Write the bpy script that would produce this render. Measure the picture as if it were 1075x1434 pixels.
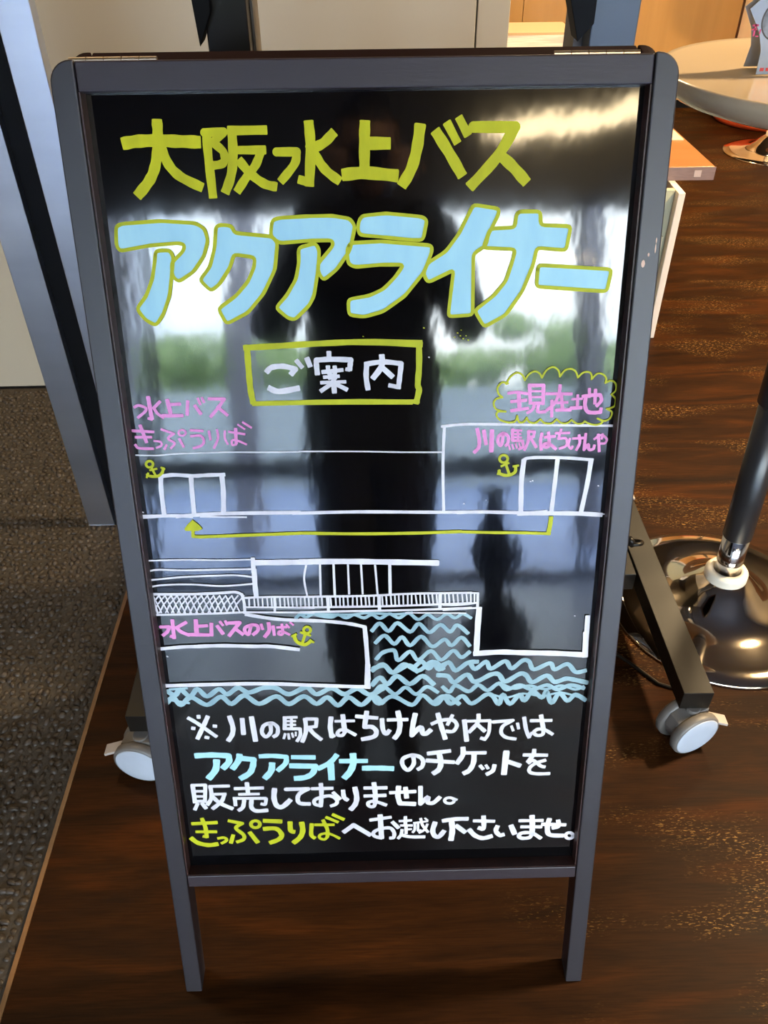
import bpy, bmesh, math, random
from mathutils import Vector, Matrix
random.seed(7)
for o in list(bpy.data.objects): bpy.data.objects.remove(o)
S = bpy.context.scene
C = S.collection
PI = math.pi

# ------------------------------------------------------------------ camera
F_PX = 1160.0
CAM = Vector((-0.0006, -0.5061, 1.3696))
PITCH, YAW, ROLL = 0.6965, 0.0152, -0.0105
def cam_axes():
    cp, sp, cy, sy = math.cos(PITCH), math.sin(PITCH), math.cos(YAW), math.sin(YAW)
    f = Vector((sy*cp, cy*cp, -sp)); r = Vector((cy, -sy, 0)); u = r.cross(f)
    cr, sr = math.cos(ROLL), math.sin(ROLL)
    return f, cr*r+sr*u, -sr*r+cr*u
AF, AR, AU = cam_axes()
cd = bpy.data.cameras.new('camera'); cam = bpy.data.objects.new('camera', cd); C.objects.link(cam)
cd.sensor_fit = 'HORIZONTAL'; cd.sensor_width = 36.0; cd.lens = 36.0*F_PX/1075.0
cd.clip_start = 0.01; cd.clip_end = 200
M = Matrix((AR, AU, -AF)).transposed().to_4x4(); M.translation = CAM
cam.matrix_world = M
S.camera = cam

# ------------------------------------------------------------------ world, light, exposure
SKY = 9.0
w = bpy.data.worlds.new('sky'); S.world = w; w.use_nodes = True
nt = w.node_tree; bg = nt.nodes['Background']
tc = nt.nodes.new('ShaderNodeTexCoord'); nz = nt.nodes.new('ShaderNodeTexNoise'); cr_ = nt.nodes.new('ShaderNodeValToRGB')
nz.inputs['Scale'].default_value = 2.2; nz.inputs['Detail'].default_value = 5
cr_.color_ramp.elements[0].position = .35; cr_.color_ramp.elements[0].color = (.62, .76, 1, 1)
cr_.color_ramp.elements[1].position = .6; cr_.color_ramp.elements[1].color = (.95, .97, 1, 1)
nt.links.new(tc.outputs['Generated'], nz.inputs['Vector']); nt.links.new(nz.outputs['Fac'], cr_.inputs['Fac'])
nt.links.new(cr_.outputs['Color'], bg.inputs['Color']); bg.inputs['Strength'].default_value = SKY

def area(name, loc, target, sx, sy, power, col, portal=False):
    l = bpy.data.lights.new(name, 'AREA'); l.shape = 'RECTANGLE'; l.size = sx; l.size_y = sy; l.energy = power; l.color = col
    o = bpy.data.objects.new(name, l); C.objects.link(o); o.location = loc
    o.rotation_euler = (Vector(target)-Vector(loc)).to_track_quat('-Z', 'Y').to_euler()
    if portal: l.cycles.is_portal = True
    return o
area('window_portal', (0.63, -3.36, 1.06), (0.63, 0, 1.06), 4.5, 2.1, 1, (1, 1, 1), True)
# ceiling lamps of the room (their housings are built further down)
WARM = (1.0, .74, .42)
LAMPS = [(2.3, 1.1, .25, .25, 98), (0.5, 3.6, .5, .5, 24), (2.2, 3.2, .4, .4, 32), (-1.1, 1.25, .25, .25, 8)]
for (lx, ly, sx, sy, pw) in LAMPS:
    area('ceiling_light_source', (lx, ly, 2.765), (lx, ly, 0), sx, sy, pw, WARM)
S.view_settings.view_transform = 'Standard'; S.view_settings.look = 'None'
S.view_settings.gamma = 1; S.view_settings.use_curve_mapping = False
S.view_settings.exposure = 1.45
S.render.film_transparent = False

# ------------------------------------------------------------------ helpers
def lin(c):
    return tuple(((v/255)/12.92 if v/255 <= .04045 else ((v/255+.055)/1.055)**2.4) for v in c)
def mat(name, col, rough=.5, metal=0, spec=.5, ior=None, noise=None, bump=None, emit=None, coat=0, stretch=(1, 1, 1), rnoise=None):
    """procedural principled; noise=(scale, other colour, contrast); bump=(scale, strength, distance)"""
    m = bpy.data.materials.new(name); m.use_nodes = True
    t = m.node_tree; p = t.nodes['Principled BSDF']
    p.inputs['Base Color'].default_value = (*col, 1); p.inputs['Roughness'].default_value = rough
    p.inputs['Metallic'].default_value = metal; p.inputs['Specular IOR Level'].default_value = spec
    if ior: p.inputs['IOR'].default_value = ior
    if coat: p.inputs['Coat Weight'].default_value = coat; p.inputs['Coat Roughness'].default_value = .05
    if emit:
        p.inputs['Emission Color'].default_value = (*emit[0], 1); p.inputs['Emission Strength'].default_value = emit[1]
    def coords(sc):
        tcx = t.nodes.new('ShaderNodeTexCoord'); mp = t.nodes.new('ShaderNodeMapping')
        mp.inputs['Scale'].default_value = sc; t.links.new(tcx.outputs['Object'], mp.inputs['Vector']); return mp.outputs['Vector']
    v = coords(stretch)
    if noise:
        n = t.nodes.new('ShaderNodeTexNoise'); n.inputs['Scale'].default_value = noise[0]; n.inputs['Detail'].default_value = 6
        t.links.new(v, n.inputs['Vector'])
        r = t.nodes.new('ShaderNodeValToRGB'); k = noise[2] if len(noise) > 2 else .2
        r.color_ramp.elements[0].position = .5-k; r.color_ramp.elements[1].position = .5+k
        r.color_ramp.elements[0].color = (*col, 1); r.color_ramp.elements[1].color = (*noise[1], 1)
        t.links.new(n.outputs['Fac'], r.inputs['Fac']); t.links.new(r.outputs['Color'], p.inputs['Base Color'])
    if rnoise:
        n = t.nodes.new('ShaderNodeTexNoise'); n.inputs['Scale'].default_value = rnoise[0]; n.inputs['Detail'].default_value = 4
        t.links.new(v, n.inputs['Vector'])
        r = t.nodes.new('ShaderNodeMapRange'); r.inputs['To Min'].default_value = rnoise[1]; r.inputs['To Max'].default_value = rnoise[2]
        t.links.new(n.outputs['Fac'], r.inputs['Value']); t.links.new(r.outputs['Result'], p.inputs['Roughness'])
    if bump:
        n = t.nodes.new('ShaderNodeTexNoise'); n.inputs['Scale'].default_value = bump[0]; n.inputs['Detail'].default_value = 3
        t.links.new(v, n.inputs['Vector'])
        b = t.nodes.new('ShaderNodeBump'); b.inputs['Strength'].default_value = bump[1]; b.inputs['Distance'].default_value = bump[2]
        t.links.new(n.outputs['Fac'], b.inputs['Height']); t.links.new(b.outputs['Normal'], p.inputs['Normal'])
    return m

def mesh_obj(name, bm, m=None, parent=None, smooth=False, bevel=0, seg=2):
    bmesh.ops.recalc_face_normals(bm, faces=bm.faces)
    me = bpy.data.meshes.new(name); bm.to_mesh(me); bm.free()
    o = bpy.data.objects.new(name, me); C.objects.link(o)
    if m: me.materials.append(m)
    if parent: attach(o, parent)
    if smooth:
        for p in me.polygons: p.use_smooth = True
    if bevel:
        b = o.modifiers.new('bevel', 'BEVEL'); b.width = bevel; b.segments = seg; b.limit_method = 'ANGLE'; b.angle_limit = .7
    return o
def attach(o, parent):
    # geometry is written in world metres; keep it there under the parent
    o.parent = parent
    pm = Matrix.Translation(parent.location) if parent.type == 'EMPTY' else Matrix.Identity(4)
    if parent.type == 'EMPTY': o.matrix_parent_inverse = pm.inverted()
def box(bm, a, b, xf=None):
    vs = [bm.verts.new((x, y, z)) for x in (a[0], b[0]) for y in (a[1], b[1]) for z in (a[2], b[2])]
    if xf:
        for v in vs: v.co = xf(v.co)
    for f in ((0, 1, 3, 2), (4, 6, 7, 5), (0, 4, 5, 1), (2, 3, 7, 6), (0, 2, 6, 4), (1, 5, 7, 3)):
        bm.faces.new([vs[i] for i in f])
def box_obj(name, a, b, m, parent=None, bevel=0, xf=None):
    bm = bmesh.new(); box(bm, a, b, xf); return mesh_obj(name, bm, m, parent, bevel=bevel)
def prism(bm, pts, d0, d1, xf):
    """extrude polygon pts (u, v) from depth d0 to d1; xf maps (u, v, d)"""
    A = [bm.verts.new(xf(Vector((u, v, d0)))) for u, v in pts]; B = [bm.verts.new(xf(Vector((u, v, d1)))) for u, v in pts]
    bm.faces.new(A); bm.faces.new(B[::-1]); n = len(pts)
    for i in range(n): bm.faces.new((A[i], B[i], B[(i+1) % n], A[(i+1) % n]))
def lathe(bm, prof, c, n=64, axis=None, closed=False):
    """prof: (r, z) list; axis: optional Matrix for tilted lathes"""
    rings = []
    for r, z in prof:
        ring = []
        for k in range(n):
            a = 2*PI*k/n; v = Vector((r*math.cos(a), r*math.sin(a), z))
            if axis: v = axis @ v
            ring.append(bm.verts.new(v+Vector(c)))
        rings.append(ring)
    for i in range(len(rings)-1):
        for k in range(n): bm.faces.new((rings[i][k], rings[i][(k+1) % n], rings[i+1][(k+1) % n], rings[i+1][k]))
    if closed:
        for k in range(n): bm.faces.new((rings[-1][k], rings[-1][(k+1) % n], rings[0][(k+1) % n], rings[0][k]))
    else:
        bm.faces.new(rings[0][::-1]); bm.faces.new(rings[-1])
def tube(bm, pts, r, n=10):
    pts = [Vector(p) for p in pts]; rings = []
    for i, p in enumerate(pts):
        d = (pts[min(i+1, len(pts)-1)]-pts[max(i-1, 0)]).normalized()
        q = d.to_track_quat('Z', 'Y')
        rr = r[i] if isinstance(r, (list, tuple)) else r
        rings.append([bm.verts.new(p+q @ Vector((rr*math.cos(2*PI*k/n), rr*math.sin(2*PI*k/n), 0))) for k in range(n)])
    for i in range(len(rings)-1):
        for k in range(n): bm.faces.new((rings[i][k], rings[i][(k+1) % n], rings[i+1][(k+1) % n], rings[i+1][k]))
    bm.faces.new(rings[0][::-1]); bm.faces.new(rings[-1])
def thing(name, label, cat, loc=(0, 0, 0), group=None):
    o = bpy.data.objects.new(name, None); C.objects.link(o); o.location = loc
    tag(o, label, cat, group); return o
def tag(o, label=None, cat=None, group=None, kind=None):
    if label: o['label'] = label
    if cat: o['category'] = cat
    if group: o['group'] = group
    if kind: o['kind'] = kind
    return o
def structure(o): o['kind'] = 'structure'; return o

# ------------------------------------------------------------------ materials
M_frame = mat('dark lacquered wood', (.017, .0135, .0165), .44, spec=.62, noise=(3, (.023, .018, .022), .3), stretch=(1, 8, 1), bump=(60, .06, .002))
M_frame_rail = mat('dark lacquered wood rail', (.021, .013, .017), .46, spec=.5, noise=(3, (.028, .017, .022), .3), stretch=(1, 8, 8), bump=(60, .06, .002))
M_back = mat('reddish black lacquered wood', (.010, .0035, .0045), .8, spec=.05)
M_inner = mat('reddish frame rebate', (.030, .012, .010), .45, noise=(40, (.06, .018, .012), .2))
M_board = mat('glossy black board', (.0018, .0018, .0024), .05, ior=1.72, bump=(9, .05, .006), rnoise=(6, .04, .09), stretch=(2.2, 1, 1))
def paint(name, c, c2, k=.22):
    return mat(name, lin(c), .55, spec=.3, noise=(45, lin(c2), k), stretch=(1, .35, .35), bump=(150, .15, .001))
M_yel = paint('yellow green marker', (212, 206, 14), (186, 180, 8))
M_yel_line = paint('olive yellow marker', (184, 186, 26), (204, 204, 30))
M_blue = paint('light blue marker', (186, 232, 240), (168, 218, 234))
M_wave = paint('pale teal marker', (182, 210, 214), (128, 160, 172), .3)
M_white = paint('white marker', (243, 238, 240), (216, 210, 216))
M_pink = paint('pink marker', (250, 160, 216), (230, 138, 196))
M_hinge = mat('brass hinge', (.75, .62, .45), .28, metal=1)
M_black_steel = mat('black powder coated steel', (.010, .008, .006), .34, spec=.28, rnoise=(14, .30, .42))
M_grey_steel = mat('blue grey steel', (.060, .076, .105), .45, rnoise=(14, .35, .5))
M_steel = mat('brushed steel', (.66, .70, .80), .34, metal=1, noise=(2.0, (.50, .54, .64), .3), stretch=(1, 1, 6), bump=(90, .05, .002))
M_steel_edge = mat('polished steel edge', (.8, .8, .8), .2, metal=1)
M_black = mat('matt black', (.005, .005, .006), .6, spec=.12)
M_chrome = mat('chrome', (.66, .56, .44), .12, metal=1, rnoise=(5, .045, .10))
M_chrome_pole = mat('chrome pole', (.8, .8, .82), .12, metal=1)
M_pole = mat('dark grey pole', (.020, .019, .020), .3, spec=.6, rnoise=(12, .2, .4))
M_collar = mat('cream plastic collar', (.72, .66, .55), .35)
M_top = mat('cream glossy tabletop', (.46, .35, .235), .16, spec=.5, noise=(2, (.42, .32, .21), .3))
M_caster = mat('grey brown plastic', (.15, .137, .125), .45)
M_caster_disc = mat('pale blue grey plastic', (.50, .54, .62), .4, noise=(30, (.46, .50, .57), .3))
M_wall = mat('beige wall panel', (.44, .395, .315), .6, noise=(1.3, (.47, .425, .345), .35), bump=(200, .03, .001))
M_veneer = mat('honey wood veneer', (.36, .185, .050), .35, noise=(2.2, (.44, .235, .070), .3), stretch=(9, 9, .6), bump=(30, .03, .002))
M_veneer_pale = mat('pale maple veneer', (.62, .42, .22), .4, noise=(2.2, (.68, .48, .26), .3), stretch=(9, 9, .6))
M_desk = mat('desk wood', (.30, .115, .035), .3, noise=(3, (.36, .15, .05), .3), stretch=(1, 8, 1))
M_desk_edge = mat('desk laminate edge', (.17, .115, .11), .4, noise=(40, (.22, .15, .14), .2), stretch=(1, 1, 12))
M_cream = mat('cream paper', (.62, .52, .34), .6)
M_paper = mat('white paper', (.85, .82, .75), .7, noise=(8, (.6, .56, .5), .15), stretch=(1, 1, 60))
M_greenish = mat('grey green panel', (.42, .42, .30), .5)
M_offwhite = mat('off white edge', (.70, .62, .56), .5)
M_orange = mat('orange fabric', (.85, .10, .02), .5)
M_matrix = mat('washed aggregate mortar', (.020, .016, .012), .9, noise=(90, (.045, .036, .027), .2), bump=(150, .6, .003))
def pebble_mat():
    m = mat('pebble', (.11, .078, .048), .45, spec=.3)
    t = m.node_tree; p = t.nodes['Principled BSDF']
    tcx = t.nodes.new('ShaderNodeTexCoord')
    n = t.nodes.new('ShaderNodeTexNoise'); n.inputs['Scale'].default_value = 55; n.inputs['Detail'].default_value = 4
    r = t.nodes.new('ShaderNodeValToRGB'); e = r.color_ramp.elements
    e[0].position = .3; e[0].color = (.018, .014, .011, 1); e[1].position = .72; e[1].color = (.070, .058, .050, 1)
    q = e.new(.5); q.color = (.036, .026, .018, 1)
    t.links.new(tcx.outputs['Object'], n.inputs['Vector']); t.links.new(n.outputs['Fac'], r.inputs['Fac']); t.links.new(r.outputs['Color'], p.inputs['Base Color'])
    return m
M_pebble = pebble_mat()
M_trim = mat('orange brown floor edging', (.16, .070, .018), .4, noise=(30, (.10, .042, .012), .25))
def floor_mat():
    m = bpy.data.materials.new('dark stained floor wood'); m.use_nodes = True
    t = m.node_tree; p = t.nodes['Principled BSDF']; L = t.links.new; N = t.nodes.new
    tcx = N('ShaderNodeTexCoord')
    def noise(scale, sc, det=8, dist=0, off=(0, 0, 0)):
        mp = N('ShaderNodeMapping'); mp.inputs['Scale'].default_value = sc; mp.inputs['Location'].default_value = off
        L(tcx.outputs['Object'], mp.inputs['Vector'])
        n = N('ShaderNodeTexNoise'); n.inputs['Scale'].default_value = scale; n.inputs['Detail'].default_value = det
        n.inputs['Distortion'].default_value = dist; L(mp.outputs['Vector'], n.inputs['Vector']); return n.outputs['Fac']
    g = noise(1.7, (1, 7, 1), 9, 1.6)
    r = N('ShaderNodeValToRGB'); e = r.color_ramp.elements
    e[0].position = .24; e[0].color = (.0070, .0028, .0013, 1); e[1].position = .82; e[1].color = (.058, .0165, .0026, 1)
    q = e.new(.5); q.color = (.0225, .0076, .0018, 1)
    L(g, r.inputs['Fac'])
    # fine dark grain lines
    g2 = noise(16, (1, 22, 1), 4, .4)
    r2 = N('ShaderNodeValToRGB'); r2.color_ramp.elements[0].position = .35; r2.color_ramp.elements[0].color = (.74, .72, .72, 1)
    r2.color_ramp.elements[1].position = .6; r2.color_ramp.elements[1].color = (1.12, 1.1, 1.1, 1)
    L(g2, r2.inputs['Fac'])
    mu = N('ShaderNodeMix'); mu.data_type = 'RGBA'; mu.blend_type = 'MULTIPLY'; mu.inputs['Factor'].default_value = 1
    L(r.outputs['Color'], mu.inputs['A']); L(r2.outputs['Color'], mu.inputs['B'])
    # worn pale scratches: fine noise gated by a large patchy noise
    s1 = noise(250, (.45, 1.6, 1), 4, .6); s2 = noise(3.2, (.8, 2.2, 1), 3, .3, (3.1, 1.7, 0))
    c1 = N('ShaderNodeMapRange'); c1.inputs['From Min'].default_value = .57; c1.inputs['From Max'].default_value = .67; L(s1, c1.inputs['Value'])
    c2 = N('ShaderNodeMapRange'); c2.inputs['From Min'].default_value = .50; c2.inputs['From Max'].default_value = .62; L(s2, c2.inputs['Value'])
    mm = N('ShaderNodeMath'); mm.operation = 'MULTIPLY'; L(c1.outputs['Result'], mm.inputs[0]); L(c2.outputs['Result'], mm.inputs[1])
    mk = N('ShaderNodeMath'); mk.operation = 'MULTIPLY'; mk.inputs[1].default_value = .6
    # the varnish is worn through only where people walk, right of the board
    sx = N('ShaderNodeSeparateXYZ'); L(tcx.outputs['Object'], sx.inputs[0])
    wr = N('ShaderNodeMapRange'); wr.inputs['From Min'].default_value = .18; wr.inputs['From Max'].default_value = .55; L(sx.outputs['X'], wr.inputs['Value'])
    ww = N('ShaderNodeMath'); ww.operation = 'MULTIPLY'; L(mm.outputs[0], ww.inputs[0]); L(wr.outputs['Result'], ww.inputs[1]); L(ww.outputs[0], mk.inputs[0])
    mx = N('ShaderNodeMix'); mx.data_type = 'RGBA'; L(mk.outputs[0], mx.inputs['Factor']); L(mu.outputs['Result'], mx.inputs['A'])
    mx.inputs['B'].default_value = (.42, .23, .07, 1)
    L(mx.outputs['Result'], p.inputs['Base Color'])
    rr = N('ShaderNodeMapRange'); rr.inputs['To Min'].default_value = .34; rr.inputs['To Max'].default_value = .60; L(g, rr.inputs['Value']); L(rr.outputs['Result'], p.inputs['Roughness'])
    b = N('ShaderNodeBump'); b.inputs['Strength'].default_value = .15; b.inputs['Distance'].default_value = .002; L(g2, b.inputs['Height']); L(b.outputs['Normal'], p.inputs['Normal'])
    p.inputs['Specular IOR Level'].default_value = .05
    return m
M_floor = floor_mat()
def glass_mat():
    m = bpy.data.materials.new('window glass'); m.use_nodes = True; t = m.node_tree
    for n in list(t.nodes):
        if n.type != 'OUTPUT_MATERIAL': t.nodes.remove(n)
    tr = t.nodes.new('ShaderNodeBsdfTransparent'); tr.inputs['Color'].default_value = (.95, .98, .97, 1)
    gl = t.nodes.new('ShaderNodeBsdfGlossy'); gl.inputs['Roughness'].default_value = .02
    mx = t.nodes.new('ShaderNodeMixShader'); mx.inputs['Fac'].default_value = .06
    t.links.new(tr.outputs[0], mx.inputs[1]); t.links.new(gl.outputs[0], mx.inputs[2])
    t.links.new(mx.outputs[0], t.nodes['Material Output'].inputs['Surface']); return m
M_glass = glass_mat()

# ------------------------------------------------------------------ room
EDGE = -0.572
structure(box_obj('floor', (EDGE, -1.40, -.05), (4.2, 6.5, 0), M_floor))
structure(box_obj('trim_1', (EDGE-.008, -1.4, -.05), (EDGE-.0002, 1.781, .0015), M_trim))
peb = structure(box_obj('floor_aggregate', (-3.0, -1.4, -.05), (EDGE-.0082, 1.899, -.006), M_matrix)); peb.name = 'floor.001'
tiles = structure(box_obj('floor_tiled', (-1.66, -3.41, -.05), (4.2, -1.4003, -.006), mat('tile joint', (.05, .055, .065), .8))); tiles.name = 'floor.002'
M_tile = mat('grey blue floor tile', (.13, .17, .30), .35, noise=(2, (.17, .22, .36), .3))
for i in range(12):
    for j in range(4):
        x0, y0 = -1.65+i*.488, -3.40+j*.5
        if i == 0 and j == 0: t0 = box_obj('tile', (x0, y0, -.006), (x0+.484, y0+.496, 0), M_tile, tiles, bevel=.0015)
        else:
            o = t0.copy(); C.objects.link(o); o.location = (i*.488, j*.5, 0)
structure(box_obj('ceiling', (-3.0, -3.5, 2.8), (4.3, 6.6, 2.9), mat('ceiling', (.10, .095, .09), .8)))
M_side = mat('side wall', (.17, .155, .13), .7, noise=(1, (.19, .17, .14), .3))
structure(box_obj('wall_left', (-1.75, -3.5, -.05), (-1.65, 1.78, 2.8), M_side))  # unseen wall, set close in to cut daylight on the left floor
structure(box_obj('wall_right', (4.2, -3.5, -.05), (4.3, 6.6, 2.8), M_side))
structure(box_obj('wall_back', (.29, 6.5, -.05), (4.3, 6.6, 2.8), M_side))
wb = structure(box_obj('wall_partition', (-3.0, 1.90, -.05), (.29, 2.0, 2.8), M_wall)); wb.name = 'wall_back.001'
# beige cladding panels of the partition
for (x0, x1) in ((-3.0, -1.62), (-1.616, -.32), (-.316, .2675), (.2715, .349)):
    o = box_obj('panel', (x0, 1.782, .004), (x1, 1.90, 2.8), M_wall, wb, bevel=.0015)
# wood floor's continuation closes the room behind the partition
structure(box_obj('wall_inner', (.20, 2.0, -.05), (.285, 6.5, 2.8), M_side)).name = 'wall_left.001'
# front glass wall behind the photographer
M_mull = mat('dark window frame', (.02, .02, .022), .4)
structure(box_obj('wall_front', (-3.0, -3.5, 2.12), (4.2, -3.4, 2.8), M_side))
structure(box_obj('wall_front_low', (-3.1, -3.5, -.05), (-1.66, -3.4, 2.12), M_side)).name = 'wall_front.001'
structure(box_obj('wall_front_r', (2.9, -3.5, -.05), (4.2, -3.4, 2.12), M_side)).name = 'wall_front.002'
win = thing('window_1', None, None, (0, -3.45, 0)); structure(win)
bm = bmesh.new()
box(bm, (-1.65, -3.47, 2.06), (2.9, -3.41, 2.12)); box(bm, (-1.65, -3.47, 0), (2.9, -3.41, .06)); box(bm, (-1.65, -3.46, .60), (2.9, -3.42, .72))
mesh_obj('window_frame', bm, M_mull, win, bevel=.004)
mx_ = [-1.63, -1.38, -1.24, -.15, 1.17, 2.1, 2.89]
for x in mx_: box_obj('mullion', (x-.022, -3.475, .0), (x+.022, -3.40, 2.12), M_mull, win, bevel=.003)
for a, b in zip(mx_[:-1], mx_[1:]):
    box_obj('pane', (a+.02, -3.446, .05), (b-.02, -3.440, 2.07), M_glass, win)

# ------------------------------------------------------------------ outside, seen only as a reflection in the board
M_pave = mat('outdoor paving', (.14, .20, .40), .5, noise=(.7, (.22, .30, .52), .3))
structure(box_obj('ground', (-20, -34, -.12), (24, -3.5, -.06), M_pave))
M_conc = mat('pale concrete', (.34, .40, .42), .8, noise=(1.2, (.52, .57, .58), .3), stretch=(.4, 1, 3))
tag(box_obj('retaining_wall', (-14, -14.5, -.06), (16, -14.0, 1.75), M_conc, bevel=.02), 'pale grey concrete wall outdoors, mirrored low in the black board', 'wall')
M_leaf = mat('hedge leaves', (.16, .28, .07), .6, noise=(5, (.46, .60, .28), .2), bump=(14, 1, .1))
M_bark = mat('bark', (.07, .05, .035), .8, noise=(8, (.11, .08, .06), .2), stretch=(3, 3, .5))
def tree(x, y, h, r, label):
    t = thing('tree', label, 'tree', (x, y, -.06), 'trees mirrored in the board')
    bm = bmesh.new(); tube(bm, [(x, y, -.06), (x+.05, y, h*.35), (x-.05, y+.05, h*.7)], [.16, .12, .06]); mesh_obj('trunk', bm, M_bark, t, True)
    bm = bmesh.new()
    for k in range(26):
        a = random.uniform(0, 2*PI); q = random.uniform(0, 1)**.5*r; zz = random.uniform(.38, .86)*h
        mt = Matrix.Translation((x+q*math.cos(a), y+q*.7*math.sin(a), zz)) @ Matrix.Diagonal((1, 1, .75, 1))
        s = bmesh.ops.create_icosphere(bm, subdivisions=2, radius=random.uniform(.32, .55)*r*.8, matrix=mt)
        for v in s['verts']: v.co += Vector((random.uniform(-.07, .07), random.uniform(-.07, .07), random.uniform(-.07, .07)))
    mesh_obj('foliage', bm, M_leaf, t, False)
tl = ['round green tree mirrored at the left edge of the board', 'low green tree mirrored under the first big blue letter', 'green tree mirrored left of the boxed white writing',
      'green tree mirrored behind the boxed white writing', 'green tree mirrored above the pink writing in the cloud', 'green tree mirrored near the board right edge', 'green tree mirrored outermost at the right']
for (x, h, l) in zip((-6.0, -4.4, -2.7, -1.2, 2.3, 3.9, 5.6), (3.6, 3.3, 3.7, 3.3, 3.4, 3.6, 3.4), tl): tree(x, -16.0 if l in tl[1::2] else -19.4, h, 1.15, l)

# pebbles of the washed aggregate floor
def pebble_mesh(i):
    bm = bmesh.new(); n = 8; rr = random.Random(i)
    top = bm.verts.new((0, 0, 1)); rings = []
    for (r, z) in ((.62, .80), (1.0, .18), (.96, -.3)):
        rings.append([bm.verts.new((r*math.cos(2*PI*k/n)*(1+rr.uniform(-.12, .12)), r*math.sin(2*PI*k/n)*(1+rr.uniform(-.12, .12)), z)) for k in range(n)])
    for k in range(n):
        bm.faces.new((top, rings[0][k], rings[0][(k+1) % n]))
        for j in (0, 1): bm.faces.new((rings[j][k], rings[j+1][k], rings[j+1][(k+1) % n], rings[j][(k+1) % n]))
    me = bpy.data.meshes.new('pebble'); bm.to_mesh(me); bm.free()
    for p in me.polygons: p.use_smooth = True
    me.materials.append(M_pebble); return me
pm = [pebble_mesh(i) for i in range(8)]
P = []
rg = random.Random(3)
y = -.30; row = 0
while y < 1.77:
    step = .0155
    x = EDGE-.020-rg.uniform(0, .006)
    xmin = -1.64
    while x > xmin:
        P.append((x+rg.uniform(-.003, .003), y+rg.uniform(-.003, .003), rg.uniform(.0062, .0118), rg.uniform(.0052, .0092), rg.uniform(0, PI), rg.uniform(-.011, -.0065)))
        x -= rg.uniform(.0135, .0215)
    y += step
def key(p): return (p[0]-CAM.x)**2+(p[1]-CAM.y)**2
vis = [p for p in P if p[1] > -.08]
vis.sort(key=key); near = vis[:300]; ns = set(id(p) for p in near)
for i, (x, y, a, b, rz, z) in enumerate(near):
    o = bpy.data.objects.new('pebble', pm[i % 8]); C.objects.link(o); o.parent = peb
    o.location = (x, y, z); o.rotation_euler = (rg.uniform(-.15, .15), rg.uniform(-.15, .15), rz); o.scale = (a, b, .007)
verts = []; faces = []
for i, p in enumerate(P):
    if id(p) in ns: continue
    x, y, a, b, rz, z = p; me = pm[i % 8]; base = len(verts); c, s = math.cos(rz), math.sin(rz)
    for v in me.vertices:
        vx, vy = v.co.x*a, v.co.y*b; verts.append((x+vx*c-vy*s, y+vx*s+vy*c, z+v.co.z*.007))
    for f in me.polygons: faces.append([base+k for k in f.vertices])
me = bpy.data.meshes.new('pebbles'); me.from_pydata(verts, [], faces); me.materials.append(M_pebble)
for p in me.polygons: p.use_smooth = True
o = bpy.data.objects.new('pebbles', me); C.objects.link(o); o.parent = peb; o['kind'] = 'stuff'

# ------------------------------------------------------------------ the A-frame sign
AL = 0.3047; SA, CA = math.sin(AL), math.cos(AL)
HW = .302; ST = .0243; TOPT = 1.2555; TR = 1.2278; BR = .2309; THK = .036; BD = .021
def fr(v):      # (x, t up the front face, depth behind the front face) -> world
    x, t, d = v
    return Vector((x, t*SA+d*CA, t*CA-d*SA+.0))
sign = thing('a_frame_sign', 'tall black A-frame board covered in bright Japanese handwriting and a harbour drawing', 'sign', (0, 0, 0))
lift = THK*SA
def stile(sx):
    bm = bmesh.new(); r = .021; pts = [(sx*(HW-ST), 0), (sx*HW, 0)]
    for k in range(9):
        a = PI/2*k/8; pts.append((sx*(HW-r+r*math.cos(a)), TOPT-r+r*math.sin(a)))
    pts.append((sx*(HW-ST), TOPT))
    prism(bm, pts, 0, THK, fr)
    for v in bm.verts:              # feet are cut level with the floor
        if v.co.z < .02: v.co.z = .0
    return mesh_obj('stile', bm, M_frame, sign, bevel=.0016)
stile(-1); stile(1)
def rail(name, t0, t1, d0, d1, m=M_frame_rail):
    bm = bmesh.new(); prism(bm, [(-(HW-ST-.0008), t0), (HW-ST-.0008, t0), (HW-ST-.0008, t1), (-(HW-ST-.0008), t1)], d0, d1, fr)
    return mesh_obj(name, bm, m, sign, bevel=.0015)
rail('top_rail', TR, TOPT-.0012, .0012, THK)
rail('bottom_rail', BR-.020, BR, .001, THK)
bm = bmesh.new(); prism(bm, [(-(HW-ST-.0002), BR-.01), (HW-ST-.0002, BR-.01), (HW-ST-.0002, TR+.01), (-(HW-ST-.0002), TR+.01)], BD, BD+.005, fr)
board = mesh_obj('writing_board', bm, M_board, sign); board['label'] = 'glossy black writing surface'
# rebate liners round the board
bm = bmesh.new()
for sx in (-1, 1):
    xs = sorted((sx*(HW-ST-.0001), sx*(HW-ST-.0018))); prism(bm, [(xs[0], BR), (xs[1], BR), (xs[1], TR), (xs[0], TR)], .004, BD, fr)
prism(bm, [(-(HW-ST), BR-.0002), (HW-ST, BR-.0002), (HW-ST, BR+.0008), (-(HW-ST), BR+.0008)], .003, BD, fr)
mesh_obj('rebate_lining', bm, M_inner, sign)
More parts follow.
